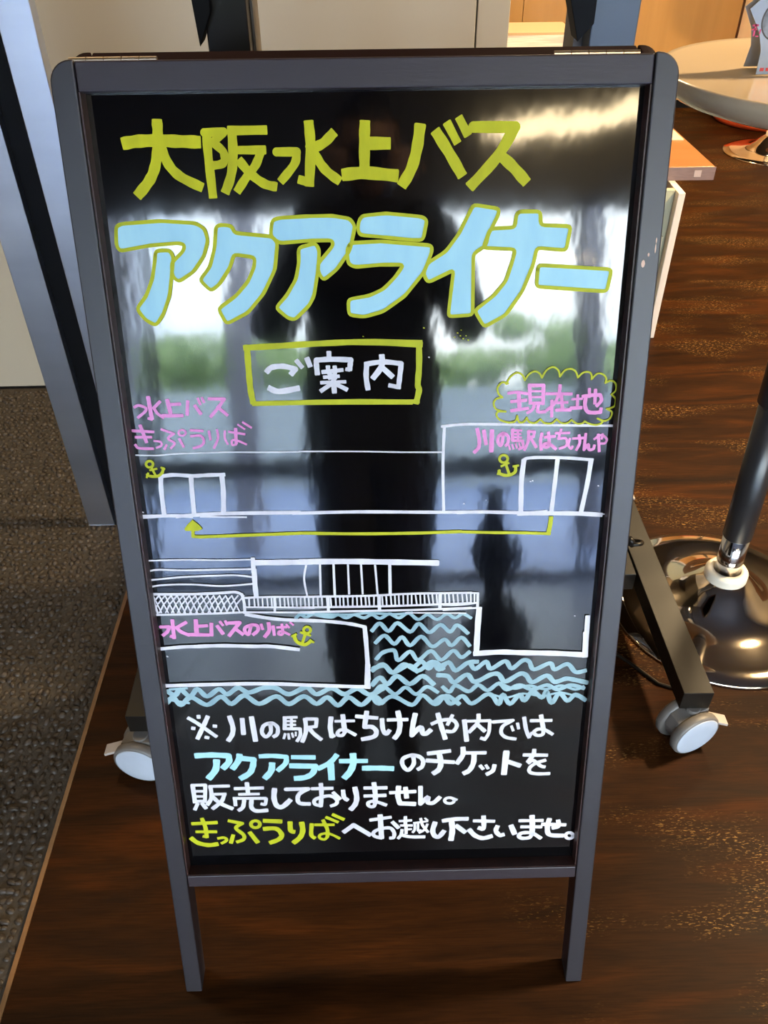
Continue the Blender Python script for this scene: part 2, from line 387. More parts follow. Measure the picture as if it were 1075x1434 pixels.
# back frame, hinged at the top and swung the other way
BA = math.radians(12); hp = fr((0, TOPT-.001, THK+.003))
def bk(v):
    x, s, d = v
    return Vector((x, hp.y+s*math.sin(BA)+d*math.cos(BA), hp.z-s*math.cos(BA)+d*math.sin(BA)))
LEN = hp.z/math.cos(BA)
for sx in (-1, 1):
    bm = bmesh.new(); r = .02; pts = [(sx*(HW-ST), LEN), (sx*HW, LEN)]
    for k in range(9):
        a = PI/2*k/8; pts.append((sx*(HW-r+r*math.cos(a)), r-r*math.sin(a)))
    pts.append((sx*(HW-ST), 0)); prism(bm, pts, 0, .03, bk)
    for v in bm.verts:
        if v.co.z < .03: v.co.z = 0
    mesh_obj('back_stile', bm, M_back, sign, bevel=.0016)
bm = bmesh.new(); a = HW-ST-.0012
prism(bm, [(-a, .0005), (a, .0005), (a, .03), (-a, .03)], 0, .03, bk); mesh_obj('back_rail', bm, M_back, sign, bevel=.0016)
bm = bmesh.new(); prism(bm, [(-a, LEN-.25), (a, LEN-.25), (a, LEN-.225), (-a, LEN-.225)], 0, .03, bk); mesh_obj('back_rail', bm, M_back, sign, bevel=.0016)
bm = bmesh.new(); prism(bm, [(-a, .02), (a, .02), (a, LEN-.23), (-a, LEN-.23)], .012, .017, bk); mesh_obj('back_board', bm, M_board, sign)
# piano hinges: five knuckles each
for (x0, x1) in ((-.292, -.205), (.186, .272)):
    h = None; n = 5; L = (x1-x0)/n
    for k in range(n):
        bm = bmesh.new(); c = hp+Vector((0, -.003, .0045))
        tube(bm, [(x0+k*L+.0004, c.y, c.z), (x0+(k+1)*L-.0004, c.y, c.z)], .0034, 12)
        if k == 0:
            box(bm, (x0, c.y-.012, c.z-.0030), (x1, c.y+.010, c.z-.0022))
            h = mesh_obj('hinge', bm, M_hinge, sign)
        else: mesh_obj('knuckle', bm, M_hinge, h)
# ring bolt at the right side that holds the stay chain
rc = fr((.314, .728, .030)); bm = bmesh.new()
tube(bm, [(.299, rc.y, rc.z+.004), (.306, rc.y, rc.z+.004), (.312, rc.y-.002, rc.z+.003)], .0035)
tube(bm, [(rc.x+.004+.0105*math.cos(2*PI*k/24), rc.y-.010*math.sin(2*PI*k/24)*.9, rc.z-.003+.005*math.sin(2*PI*k/24)) for k in range(25)], .0026, 8)
tube(bm, [(.309, rc.y-.005, rc.z+.010), (.313, rc.y-.008, rc.z+.006), (.314, rc.y-.006, rc.z-.002)], .0035, 8)
mesh_obj('ring_bolt', bm, M_black_steel, sign, True)['label'] = 'black metal ring at the right side'

# ---- lettering and drawing on the board.  Traced off the photograph, converted to
# ---- (x, t) positions on the board's own plane and laid there as thin paint.
NB = Vector((0, -CA, SA)); P0 = fr((0, 0, BD))
def on_board(px, py):
    d = AF+AR*((px-537.5)/F_PX)-AU*((py-717)/F_PX)
    k = (P0-CAM).dot(NB)/d.dot(NB); q = CAM+d*k
    return (q.x, (q-P0).dot(Vector((0, SA, CA))))
def scale_at(px, py):
    a = on_board(px-4, py); b = on_board(px+4, py); c = on_board(px, py-4); e = on_board(px, py+4)
    return (math.hypot(a[0]-b[0], a[1]-b[1])+math.hypot(c[0]-e[0], c[1]-e[1]))/16
def catmull(p, n=6):
    if len(p) < 3: return [(p[0][0]+(p[1][0]-p[0][0])*k/3, p[0][1]+(p[1][1]-p[0][1])*k/3) for k in range(4)]
    q = [p[0]]+p+[p[-1]]; out = []
    for i in range(len(p)-1):
        a, b, c, d = q[i:i+4]
        for k in range(n):
            t = k/n
            out.append(tuple(.5*((2*b[j])+(c[j]-a[j])*t+(2*a[j]-5*b[j]+4*c[j]-d[j])*t*t+(3*b[j]-a[j]-3*c[j]+d[j])*t**3) for j in (0, 1)))
    out.append(p[-1]); return out
class Paint:
    """collects strokes for one part of the lettering"""
    def __init__(s, m, name, label=None, layer=1, cap=.45): s.bm = bmesh.new(); s.m = m; s.name = name; s.label = label; s.h = BD-.00060*layer; s.cap = cap
    def poly(s, pts):
        vs = [s.bm.verts.new(fr((u, t, s.h))) for u, t in pts]; f = s.bm.faces.new(vs)
    def ribbon(s, pts, w, c0, c1):
        s.h -= .000006; L = []; R = []; n = len(pts); ph = random.uniform(0, 6)
        for i, p in enumerate(pts):
            a = pts[max(i-1, 0)]; b = pts[min(i+1, n-1)]; dx, dy = b[0]-a[0], b[1]-a[1]; l = math.hypot(dx, dy) or 1
            ww = w*(1+.05*math.sin(i*1.3+ph)); nx, ny = -dy/l*ww/2, dx/l*ww/2
            L.append((p[0]+nx, p[1]+ny)); R.append((p[0]-nx, p[1]-ny))
            if i == 0: d0 = (dx/l, dy/l)
            if i == n-1: d1 = (dx/l, dy/l)
        V = lambda q: s.bm.verts.new(fr((q[0], q[1], s.h)))
        lv = [V(q) for q in L]; rv = [V(q) for q in R]
        for i in range(n-1):
            try: s.bm.faces.new((lv[i], lv[i+1], rv[i+1], rv[i]))
            except ValueError: pass
        for (end, d, cf) in ((0, (-d0[0], -d0[1]), c0), (-1, d1, c1)):
            p = pts[end]; arc = []
            nx, ny = -d[1], d[0]
            for k in range(9):
                a = -PI/2+PI*k/8; ca, sa = math.cos(a), math.sin(a)
                if cf < .9: ca = min(1, ca*1.9)
                arc.append((p[0]+(d[0]*ca*cf+nx*sa)*w/2, p[1]+(d[1]*ca*cf+ny*sa)*w/2))
            s.bm.faces.new([V(q) for q in arc])
    def strokes(s, org, text, smooth=True):
        """org=(x0,y0,k): crop origin and zoom; text: 'w: x,y x,y! x,y / ...' ('!' = corner)"""
        x0, y0, k = org
        for st in text.split('/'):
            st = st.strip()
            if not st: continue
            ws, pt = st.split(':'); runs = [[]]
            for tok in pt.split():
                c = tok.endswith('!'); a, b = tok.rstrip('!').split(','); q = (x0+float(a)/k, y0+float(b)/k)
                runs[-1].append(q)
                if c: runs.append([q])
            wpx = float(ws)/k
            for j, r in enumerate(runs):
                if len(r) < 2: continue
                m = r[len(r)//2]; w = wpx*scale_at(*m)
                pp = [on_board(*q) for q in r]
                pp = catmull(pp) if smooth else pp
                s.ribbon(pp, w, 1 if j > 0 else s.cap, 1 if j < len(runs)-1 else s.cap)
        return s
    def ring(s, org, cx, cy, rx, ry, w):
        s.strokes(org, '%g: ' % w+' '.join('%g,%g' % (cx+rx*math.cos(2*PI*k/12), cy+ry*math.sin(2*PI*k/12)) for k in range(13)))
    def fill(s, org, text):
        x0, y0, k = org
        for st in text.split('/'):
            pts = [on_board(x0+float(a)/k, y0+float(b)/k) for a, b in (q.split(',') for q in st.split())]
            s.poly(pts)
        return s
    def done(s):
        o = mesh_obj(s.name, s.bm, s.m, sign)
        me = o.data
        for v in me.vertices: pass
        if s.label: o['label'] = s.label
        return o

A = (150, 150, 3.583); B = (450, 150, 3.583); CC = (150, 280, 2.986); D = (500, 280, 2.986)
p = Paint(M_yel, 'yellow_heading', 'yellow painted heading across the top of the board', cap=.16)
p.strokes(A, '62: 78,184 150,172 250,168 360,172 466,176 / 54: 250,64 254,130 252,230 235,320 205,380 152,446 / 50: 272,205 310,290 370,350 478,404')
p.strokes(A, '42: 487,128! 585,124! 530,178! 583,225 583,280 525,294 / 46: 497,110 508,250 532,455 / 46: 606,118 800,115 / 48: 626,122 632,250 620,350 592,430 / 42: 650,216 795,215 / 44: 772,220 745,290 700,350 652,425 / 46: 660,265 720,335 790,385 850,400')
p.strokes(A, '44: 850,225! 950,224! 940,285 870,374 / 52: 1010,70 1020,200 1014,395 / 42: 1014,378 960,362')
p.strokes(B, '50: 64,125 10,180 -50,208 / 48: -62,185 -20,260 25,320 92,372 / 56: 218,70 215,180 216,305 / 62: 238,182 343,182 / 62: 106,340 220,330 382,345')
p.strokes(B, '58: 495,86 480,200 450,310 402,395 / 56: 570,118 640,230 706,345 / 44: 628,76 682,180 / 44: 688,50 735,142 / 56: 762,100! 970,100! 880,250 742,402 / 56: 892,238 960,300 1028,378')
p.done()
contours = [
 (CC, '38,112 60,100 220,88 370,97 408,120 422,170 405,235 362,300 300,342 273,318 270,262 318,215 325,188 300,180 180,190 55,213 40,190'),
 (CC, '203,212 262,210 278,238 272,300 262,400 235,480 205,525 160,500 125,455 165,400 190,330 200,260'),
 (CC, '455,112 475,104 520,108 533,138 690,153 712,178 702,290 655,390 590,470 500,518 465,455 540,400 590,340 615,280 618,240 530,227 515,280 470,352 435,380 388,335 430,280 450,200'),
 (CC, '690,85 720,75 840,68 940,66 1015,78 1036,110 1015,210 960,290 905,335 884,305 880,268 945,190 940,168 840,170 720,180 683,150'),
 (CC, '800,200 870,180 887,210 882,290 865,400 845,440 785,500 755,493 706,450 750,400 790,330 802,260'),
 (D, '22,66 120,56 270,70 291,84 275,167 230,167 120,156 12,146 2,120 8,85'),
 (D, '-30,180 100,173 310,190 312,215 280,300 200,400 110,465 30,488 -35,480 -37,415 50,400 110,372 160,320 195,270 100,270 -10,280 -38,265 -42,210'),
 (D, '485,20 590,36 590,60 545,150 538,190 485,225 482,480 380,487 392,380 403,292 295,345 277,310 292,265 370,215 425,140 465,60'),
 (D, '680,48 765,48 766,105 892,110 872,210 750,200 735,270 690,380 620,480 530,530 490,462 570,400 620,340 650,250 660,206 525,200 555,120 658,115 665,60'),
 (D, '756,272 1062,290 1042,382 748,362')]
pf = Paint(M_blue, 'blue_letter_fill', 'light blue filling of the big outlined letters', layer=1)
po = Paint(M_yel_line, 'letter_outline', 'olive yellow outline of the big letters', layer=2, cap=1)
for org, c in contours:
    q = [tuple(map(float, v.split(','))) for v in c.split()]
    for cut in (.22, .25):                      # round the corners as a marker does
        n = len(q); qq = []
        for i in range(n):
            a, b, d = q[i-1], q[i], q[(i+1) % n]
            for e in (a, d):
                l_ = math.hypot(e[0]-b[0], e[1]-b[1]); f_ = min(cut, 9/l_) if l_ else cut
                qq.append((b[0]+(e[0]-b[0])*f_, b[1]+(e[1]-b[1])*f_))
        q = qq
    c = ' '.join('%.2f,%.2f' % v for v in q)
    pf.fill(org, c); po.strokes(org, '15: '+c+' %.2f,%.2f' % q[0], smooth=False)
pf.done(); po.done()
# boxed subtitle
E_ = (330, 460, 3.839); F_ = (360, 480, 4.886)
p = Paint(M_yel_line, 'subtitle_box', 'olive yellow box round the white subtitle', cap=.3)
p.strokes(E_, '32: 45,104 250,92 500,78 700,73 1000,86 / 20: 470,80 700,66 1000,72 / 32: 60,92 70,230 80,330 95,402 / 32: 984,72 985,200 978,300 985,330 968,402 / 22: 90,402 300,397 600,390 985,392 / 9: 90,412 400,406 700,404 950,404')
p.done()
p = Paint(M_white, 'white_subtitle', 'white handwritten subtitle inside the box', cap=.4)
p.strokes(F_, '38: 65,200 100,168 180,160 262,180! 232,215 / 40: 80,308 150,332 285,310 / 32: 268,120 308,168 / 36: 340,105 362,160')
p.strokes(F_, '34: 490,62 492,112 / 36: 412,215 405,150 405,118! 500,112 640,116! 636,150 632,185 / 26: 632,185 608,180 / 30: 484,160 490,205 535,250 / 28: 445,200 585,185 / 28: 530,160 530,215 488,242 / 24: 435,272 605,266 / 34: 522,255 528,340 / 30: 500,285 435,330 / 30: 545,285 615,320 / 24: 455,235 560,228')
p.strokes(F_, '36: 750,138 745,230 758,318 / 34: 738,146 860,130 985,142! 975,230 965,310 / 30: 965,302 902,290 / 40: 852,85 850,160 792,242 / 36: 862,175 925,232')
p.done()
# pink writing, left
G = (180, 550, 5.972)
p = Paint(M_pink, 'pink_note_left', 'pink two-line note at the board left edge', cap=.7)
p.strokes(G, '24: 50,120 85,105 142,125 140,155 80,206 / 34: 165,38 178,120 196,215 / 24: 195,222 168,214 / 26: 262,74 210,128 / 26: 212,128 245,175 290,204')
p.strokes(G, '34: 325,62 350,165 / 28: 350,98 430,94 / 30: 285,192 450,190 / 28: 495,72 490,182 / 28: 556,108 604,175 / 22: 580,48 600,95 / 22: 614,42 630,78 / 28: 672,50 800,52! 745,130 688,198 / 28: 745,118 825,185')
p.strokes(G, '24: 35,316 208,326 / 24: 60,370 190,370 / 30: 98,275 120,330 150,410 / 24: 58,435 90,462 205,466 / 18: 215,402 268,410 275,440 235,458 / 20: 318,436 302,470 / 20: 275,305 380,342! 330,382 385,420 355,462')
p.ring(G, 448, 334, 30, 24, 17)
p.strokes(G, '22: 425,385 460,450 / 22: 520,312 620,318 / 22: 522,362 600,358 630,400 610,440 545,462 / 22: 672,322 685,390 / 20: 740,310 748,380 715,460 / 18: 805,320 806,380 830,428 / 20: 840,325 970,345 / 28: 895,302 900,420 / 18: 900,430 868,435 865,400 900,395 985,430 / 16: 915,265 970,302 / 18: 955,245 1025,290')
p.done()
# cloud and the pink words in it
H = (690, 510, 5.972)
p = Paint(M_yel_line, 'cloud_outline', 'thin yellow scalloped cloud outline', layer=2, cap=1)
p.strokes(H, '15: 110,165 145,105 200,70 245,90 265,132! 300,82 350,58 390,78 408,112! 445,50 500,22 545,50 558,102! 600,50 650,38 690,60 708,110! 750,70 800,64 822,88 822,124! 870,78 915,82 945,115 938,155! 985,135 1022,160 1025,215 988,252! 1022,290 1010,350 950,372! 992,400 975,450 930,472 872,452! 915,480 870,505 810,498 765,475! 745,492 700,495 655,464! 620,490 570,490 530,458! 490,492 430,490 395,458! 350,490 300,480 282,445! 255,482 215,480 202,430! 185,475 140,486')
p.strokes(H, '15: 125,160 75,152 38,195 45,245 78,275! 25,290 5,330 30,378 105,395! 45,395 28,425 60,465 135,488')
p.done()
p = Paint(M_pink, 'pink_cloud_words', 'bold pink words inside the cloud', cap=.8)
p.strokes(H, '26: 130,242 200,234 285,246 / 28: 155,312 275,300 / 28: 155,388 290,368 / 34: 215,245 222,375 / 30: 305,180 312,325 / 30: 302,176 422,176! 418,330 / 18: 310,225 420,225 / 18: 315,275 420,272 / 26: 315,325 420,325 / 26: 345,335 330,378 290,405 / 28: 380,335 375,395 435,396')
p.strokes(H, '26: 448,246 655,248 / 28: 560,178 550,250 510,330 452,382 / 26: 492,305 490,435 / 24: 515,322 620,318 / 28: 572,270 580,375 / 30: 530,382 645,380')
p.strokes(H, '20: 662,292 742,288 / 24: 708,260 702,362 / 30: 652,366 735,362 / 30: 752,268 825,258 895,256! 905,300 868,345 / 26: 805,208 805,270 / 32: 778,262 768,340 790,395 850,404 898,398 / 30: 898,398 902,372 / 28: 856,215 850,325')
p.done()
J = (655, 590, 5.375)
p = Paint(M_pink, 'pink_note_right', 'small pink line under the cloud', cap=.8)
p.strokes(J, '28: 70,60 85,140 80,195 50,230 / 28: 120,72 135,168 / 34: 180,72 175,220 / 24: 265,95 250,180 225,155 232,110 270,90 302,115 300,160 285,180 / 24: 335,62 335,140 / 18: 330,68 400,68 / 16: 340,95 395,95 / 16: 340,120 400,120 / 20: 335,145! 410,145! 412,190 385,208 / 16: 375,65 375,140 / 14: 308,182 315,212 / 14: 332,175 342,205 / 14: 358,170 368,198 / 12: 385,165 390,190')
p.strokes(J, '22: 455,75! 500,78! 492,115! 452,118 / 22: 455,75 452,150 425,212 / 22: 468,120 512,192 / 24: 555,92 545,150 550,210 / 22: 578,118 652,112 / 24: 605,85 608,180 575,192 575,170 610,168 658,205 / 20: 660,88 760,86 / 20: 700,60 680,130! 730,125 745,150 735,185 690,202')
p.strokes(J, '18: 765,130 755,180 775,205 785,188 / 20: 790,128 865,124 / 22: 835,105 840,160 815,212 / 22: 885,95 872,212! 905,172 908,210 940,208 950,182 / 18: 950,132 1000,102 1042,130 1030,162 1000,166 / 22: 980,100 986,222 / 16: 1012,95 1005,130')
p.done()
# pink words over the pier
K = (215, 860, 5.375)
p = Paint(M_pink, 'pink_pier_words', 'pink line over the white jetty line', cap=.6)
p.strokes(K, '26: 55,95! 118,94! 105,130 72,158 / 28: 142,45 148,110 155,178 / 24: 155,175 130,165 / 26: 245,60 178,98 / 28: 172,95 205,130 268,155 / 32: 318,45 325,140 / 26: 330,90 402,85 / 28: 275,152 415,155 / 28: 435,70 436,158 / 28: 480,88 522,145 / 20: 500,55 522,82 / 20: 540,50 552,78 / 28: 568,65! 648,62! 570,160 / 28: 615,108 672,150')
p.strokes(K, '26: 732,88 715,150 690,132 690,100 735,80 780,85 785,120 750,152 / 22: 810,75 822,112 / 28: 865,65 870,120 838,168 / 22: 900,88 908,155 / 20: 930,98 1000,95 / 20: 965,75 972,145 942,150 945,130 975,130 1022,152 / 16: 1000,75 1020,100 / 16: 1028,60 1052,80')
p.done()
# building drawing
U = (180, 580, 4.479); V = (640, 580, 4.479); X1 = (0, 0, 1)
p = Paint(M_white, 'building_drawing', 'white line drawing of two buildings with doors', cap=.4)
p.strokes(U, '9: 45,256 180,258 300,248 600,238 850,238 1075,235')
p.strokes(X1, '2: 419,632 500,632 560,633 622,633 / 4: 622,597 620,650 621,716 / 4: 619,597! 650,594 700,594 / 3.6: 690,594 760,595 860,596')
p.strokes(U, '24: 190,392 280,380 400,386 480,382 602,378 / 28: 202,392 206,480 225,640 / 28: 392,390 398,480 412,632 / 30: 585,385 594,480 596,622')
p.strokes(U, '22: 78,645 250,636 400,640 / 24: 300,640 600,622 1075,616 / 12: 80,636 500,628 800,620 / 10: 450,642 740,645')
p.strokes(X1, '4.6: 410,718.5 500,716.5 600,717 650,717')
p.strokes(V, '22: 0,615 150,612 300,615 450,618 560,610 / 28: 380,622 560,620 750,622 905,630 / 8: 800,620 930,626')
p.strokes(V, '20: 410,290 440,275 530,270 700,274 850,286 / 30: 418,285 402,420 398,606 / 26: 628,285 610,440 590,605 / 28: 838,288 815,430 775,612')
p.done()
p = Paint(M_yel_line, 'arrow_drawing', 'olive yellow arrow pointing up under the left doors', layer=2, cap=.5)
p.strokes(V, '26: 588,645 580,700 570,745 / 18: 580,748 500,745 400,742 200,740 0,735')
p.strokes(U, '20: 2070,738 1075,745 800,755 450,768! 405,765! 405,730'.replace('2070,738 ', ''))
p.strokes(X1, '4.4: 418,746 500,747 580,746 645,744')
p.fill(U, '402,660 440,690 465,716 440,730 360,730 350,720 370,690')
p.done()
for org, cx, cy, r, tx, lb in (
    (U, 133, 312, 22, '15: 145,335 175,390 / 13: 135,350 178,340 / 18: 118,375 130,385 180,388 212,365 218,335 / 13: 205,333 228,342 / 13: 115,395 125,368', 'small yellow anchor by the left doors'),
    (V, 290, 278, 26, '17: 300,300 325,375 / 14: 275,325 322,304 / 20: 262,352 268,372 315,382 360,362 365,325 / 14: 350,325 382,320 / 14: 254,375 265,348', 'yellow anchor by the right doors'),
    ((200, 770, 4.479), 1030, 500, 22, '17: 1020,522 1000,582 / 14: 990,515 1050,535 / 22: 950,535 965,572 1015,592 1055,568 / 14: 935,540 962,526 / 14: 1048,562 1070,578', 'yellow anchor at the end of the pink pier words')):
    p = Paint(M_yel_line, 'anchor_drawing', lb, layer=2, cap=.6); p.ring(org, cx, cy, r, r*.9, 16); p.strokes(org, tx); p.done()
# pier drawing
Q = (200, 770, 4.479); R_ = (420, 770, 4.479); T_ = (620, 820, 4.479)
p = Paint(M_white, 'pier_drawing', 'white line drawing of a pier, railing and quay', layer=2, cap=.4)
p.strokes(Q, '10: 28,66 250,60 500,62 690,58 / 12: 35,132 100,122 250,126 450,122 690,118 / 12: 40,188 250,168 500,158 600,158 690,168 / 12: 45,230 130,218 300,214 500,224 690,210')
p.strokes(Q, '26: 690,50 695,140 / 30: 698,120 704,220 712,292 / 36: 708,78 900,76 1075,72')
p.strokes(R_, '36: 0,72 300,70 560,74 865,80 / 12: 38,95 26,180 45,285 / 12: 125,90 130,285 / 14: 210,88 218,280 / 12: 300,90 308,275 / 12: 382,90 393,275 / 12: 470,92 486,275 / 18: 562,90 565,275')
p.strokes(Q, '18: 52,276 300,275 480,268 580,262 625,280 / 18: 620,272 636,330 640,395 / 14: 85,405 400,398 640,388 / 14: 58,285 75,340 95,395')
p.strokes(Q, '14: 640,298 820,292 1075,291 / 12: 640,356 1075,360 / 13: 640,388 1075,390 / 14: 825,295 828,385')
p.strokes(R_, '14: 0,291 400,286 700,272 1075,266 / 14: 0,358 450,352 700,345 1075,330 / 14: 0,388 400,380 700,374 1075,360 / 18: 175,295 178,378 / 20: 495,285 498,372 / 20: 878,272 876,368')
p.strokes(T_, '12: 0,44 100,42 222,44 / 12: 0,118 100,118 218,104 / 12: 0,150 220,136 / 16: 218,44 216,135')
for k in range(15):
    x = 70+k*38.0
    p.strokes(Q, '9: %g,%g %g,%g' % (x+34, 282, x-12+random.uniform(-5, 5), 335))
    p.strokes(Q, '9: %g,%g %g,%g' % (x-12, 335, max(70, x-40), 392))
    if x+45 < 640: p.strokes(Q, '9: %g,%g %g,%g' % (x-6, 282, x+50+random.uniform(-6, 4), 392))
x = 349.0
while x < 667:
    t = (x-343)/325; y0 = 835-1.0*t*5; y1 = 849.5-max(0, t-.45)*12
    p.strokes(X1, '2.1: %g,%g %g,%g' % (x+random.uniform(-.6, .6), y0, x+1+random.uniform(-.8, .8), y1)); x += 5.9+random.uniform(-.6, .6)
p.strokes(Q, '22: 645,400 800,425 940,436 1075,440')
p.strokes(R_, '22: 0,434 200,446 330,462 410,480 / 26: 405,480 416,600 430,806 / 8: 660,390 1040,392')
p.strokes((220, 930, 3.359), '24: 990,0 988,100 / 18: 38,98 250,92 500,88 750,96 1000,104')
p.strokes(T_, '34: 226,135 215,280 208,430 / 34: 195,422 350,412 500,416 700,420 890,430 / 28: 905,188 898,300 / 34: 895,290 888,440')
p.strokes(Q, '22: 115,616 250,604 400,600 / 24: 350,600 500,596 700,600 800,600 980,620')
p.done()
# waves
W1 = (220, 930, 3.359); W2 = (520, 930, 3.359)
waves = [
 (R_, '18: -25,425 0,405 40,420 80,402 140,415 200,420 240,405 290,425 340,405 400,425 450,405 500,428 560,400 620,425 680,395 740,435 800,405 860,435 920,400 970,425 1020,400 1070,425'),
 (R_, '14: 20,398 300,405 420,395 600,402 700,392'),
 (R_, '22: 452,505 500,460 555,508 610,458 690,512 745,462 810,516 880,468 940,512 985,470 1050,520'),
 (R_, '22: 475,580 530,536 590,588 640,546 690,598 760,542 830,605 905,560 950,598 1010,548 1060,598'),
 (R_, '22: 480,682 520,642 590,630 615,692 690,636 740,690 820,632 885,688 960,630 1010,672 1060,640'),
 (R_, '24: 455,755 520,716 580,770 650,716 740,756 830,698 870,750 930,702 975,755 1050,706 1110,700'),
 (W2, '20: 10,20 60,5 100,38 170,5 215,32'),
 (T_, '24: -170,500 -130,475 -90,520 -50,478 0,520'),
 (T_, '24: -20,505 40,482 80,530 160,482 200,522 270,476 300,520 390,472 430,518 500,468 540,475 570,524 670,485 700,524 780,490 830,540 890,532'),
 (W2, '20: 5,95 40,62 75,92 120,55 180,92 240,55 290,92'),
 (T_, '26: -30,560 30,566 70,605 150,556 200,602 300,556 350,556 390,600 480,552 520,560 560,604 650,562 700,602 770,582 830,590 900,606'),
 (W2, '16: 10,138 50,100 110,140 160,108 210,140 260,105 310,130'),
 (T_, '22: 0,635 40,665 80,625 160,662 220,622 280,655 350,612 400,650 480,622 560,650 650,622 720,650 800,622 880,642'),
 (T_, '14: 380,620 450,645 540,625 640,648 740,625 830,650 880,630'),
 (W2, '18: 5,150 35,185 100,150 190,190 240,145 300,188 350,147 410,185'),
 (T_, '24: -60,735 0,692 50,740 120,690 180,738 270,682 310,690 350,742 375,682 420,740 480,682 510,720 560,662 620,700 650,662 680,735 730,672 780,720 830,682 890,715'),
 (T_, '12: 300,680 400,700 500,675 620,690 740,670 860,700'),
 (W1, '20: 50,128 85,145 110,118 155,150 190,116 235,150 290,116 330,140 380,110 430,132 500,110 560,112 620,140 700,108 750,140 820,112 880,140 940,114 1000,142 1060,115'),
 (W1, '20: 45,182 75,156 112,190 160,155 235,190 300,152 350,185 410,146 480,185 560,150 620,186 690,150 750,185 800,155 850,192 900,155 960,190 1015,150 1060,180'),
 (W1, '10: 60,118 140,112 / 10: 75,170 150,182')]
p = Paint(M_wave, 'wave_drawing', 'pale blue wavy water lines', layer=1, cap=.8)
import re
for org, tx in waves: p.strokes(org, re.sub(r'(\d+):', lambda m_: '%.1f:' % (float(m_.group(1))*1.15), tx))
p.done()
# bottom text
L1 = (260, 990, 5.375); L1b = (450, 990, 5.375); L1c = (600, 990, 5.375)
p = Paint(M_white, 'white_message_first_line', 'first white line of the message below the waves', cap=.6)
p.strokes(L1, '28: 20,82 70,110 130,150 230,220 / 32: 165,72 130,150 90,235 / 32: 92,72 102,72 / 28: 50,158 64,160 / 28: 212,142 228,143 / 26: 150,226 170,230')
p.strokes(L1, '34: 330,72 355,150 350,205 322,250 / 34: 425,90 435,200 / 36: 495,78 525,250 / 28: 635,120 640,185 605,222 575,195 578,155 600,130 650,120 690,150 690,200 662,222')
p.strokes(L1, '28: 745,75 745,165 / 22: 740,78 835,75 / 18: 745,105 825,105 / 18: 745,132 825,132 / 24: 745,162! 860,162! 862,210 838,255 / 20: 795,75 795,160 / 18: 748,200 738,235 / 18: 772,200 778,238 / 16: 800,195 808,225 / 14: 828,188 828,215 / 26: 905,88! 985,88! 980,145! 905,152 / 30: 898,88 905,180 878,258 / 30: 925,150 960,195 1018,242')
p.strokes(L1b, '34: 72,78 66,150 78,222 / 28: 78,222 95,212 / 22: 105,105 245,102 / 34: 160,62 175,180 / 26: 178,185 155,212 120,205 135,175 180,170 255,208 / 30: 262,68 418,80 / 34: 340,35 325,140 / 34: 325,148! 380,148 412,180 395,220 308,240')
p.strokes(L1b, '32: 455,90 462,165 485,200 510,175 / 28: 500,95 645,92 / 36: 575,35 590,120 580,190 550,232 / 36: 705,52 688,130 680,210! 745,150 760,192 785,198 820,172 / 28: 830,125 900,98 985,95 1018,135 990,180 940,180 / 34: 875,50 900,140 930,235 / 26: 985,60 948,130')
p.strokes(L1c, '34: 268,100 285,250 / 24: 262,105 460,100! 452,190 425,238 / 28: 425,240 395,232 / 30: 375,55 368,115 305,185 / 30: 372,135 420,178 / 26: 485,110! 632,98! 560,140 545,190 580,225 652,238 / 20: 622,142 635,175 / 22: 668,120 676,160')
p.strokes(L1c, '28: 718,78 732,165 755,225 / 22: 755,225 775,192 / 26: 768,100 922,98 / 32: 845,62 862,165 / 26: 862,175 855,205 812,210 790,188 820,165 870,168 930,202')
p.done()
L2 = (260, 1045, 5.375); L2b = (420, 1045, 5.375); L2c = (590, 1040, 5.375)
p = Paint(M_blue, 'blue_message_word', 'light blue word of the second message line', cap=.3)
p.strokes(L2, '44: 72,70 200,64 322,70! 325,115 280,165 / 46: 232,102 225,175 172,242 / 42: 405,60 395,110 352,168 / 42: 412,88 510,98! 505,150 480,200 412,242 / 36: 555,74 650,70 755,78! 752,125 692,182 / 44: 650,125 642,185 595,240 / 36: 798,80 972,82 / 42: 785,145 975,148! 955,200 900,232 820,240')
p.strokes(L2b, '38: 278,62 225,120 135,168 / 46: 230,130 238,248 / 36: 298,110 505,108 / 46: 398,55 400,130 375,190 332,238 / 42: 472,163 590,162 702,166')
p.done()
p = Paint(M_white, 'white_message_second_line', 'white end of the second message line', cap=.6)
p.strokes(L2b, '30: 850,68 855,130 812,178 772,140 775,92 840,66 900,78 925,110 918,150 888,172')
p.strokes(L2c, '32: 50,80 212,60 / 38: 130,70 145,150 130,200 92,228 / 32: 40,132 240,145 / 36: 312,38 310,90 268,152 / 28: 330,75 480,74 / 36: 395,82 390,150 360,205 320,228 / 26: 442,172 462,195 / 22: 485,168 500,192 / 30: 548,168 535,210 492,235 / 42: 638,68 620,230 / 36: 655,142 738,170')
p.strokes(L2c, '28: 770,90 942,92 / 30: 848,52 840,90 800,142 / 26: 805,150 840,132 895,172 925,180 / 26: 930,130 860,152 815,185 815,220 870,232 960,230')
p.done()
L3 = (260, 1090, 5.375); L3b = (450, 1090, 5.375)
p = Paint(M_white, 'white_message_third_line', 'third white message line', cap=.6)
p.strokes(L3, '30: 52,50 70,178 / 24: 48,50 150,48 / 26: 148,50 145,175 / 22: 65,95 148,95 / 20: 65,134 148,134 / 24: 65,170 148,170 / 26: 90,188 70,232 / 28: 125,188 152,222 / 24: 180,58 325,55 / 28: 185,60 195,140 165,195 / 22: 200,118 300,115 / 28: 290,118 270,170 205,225 / 30: 205,138 260,185 350,225')
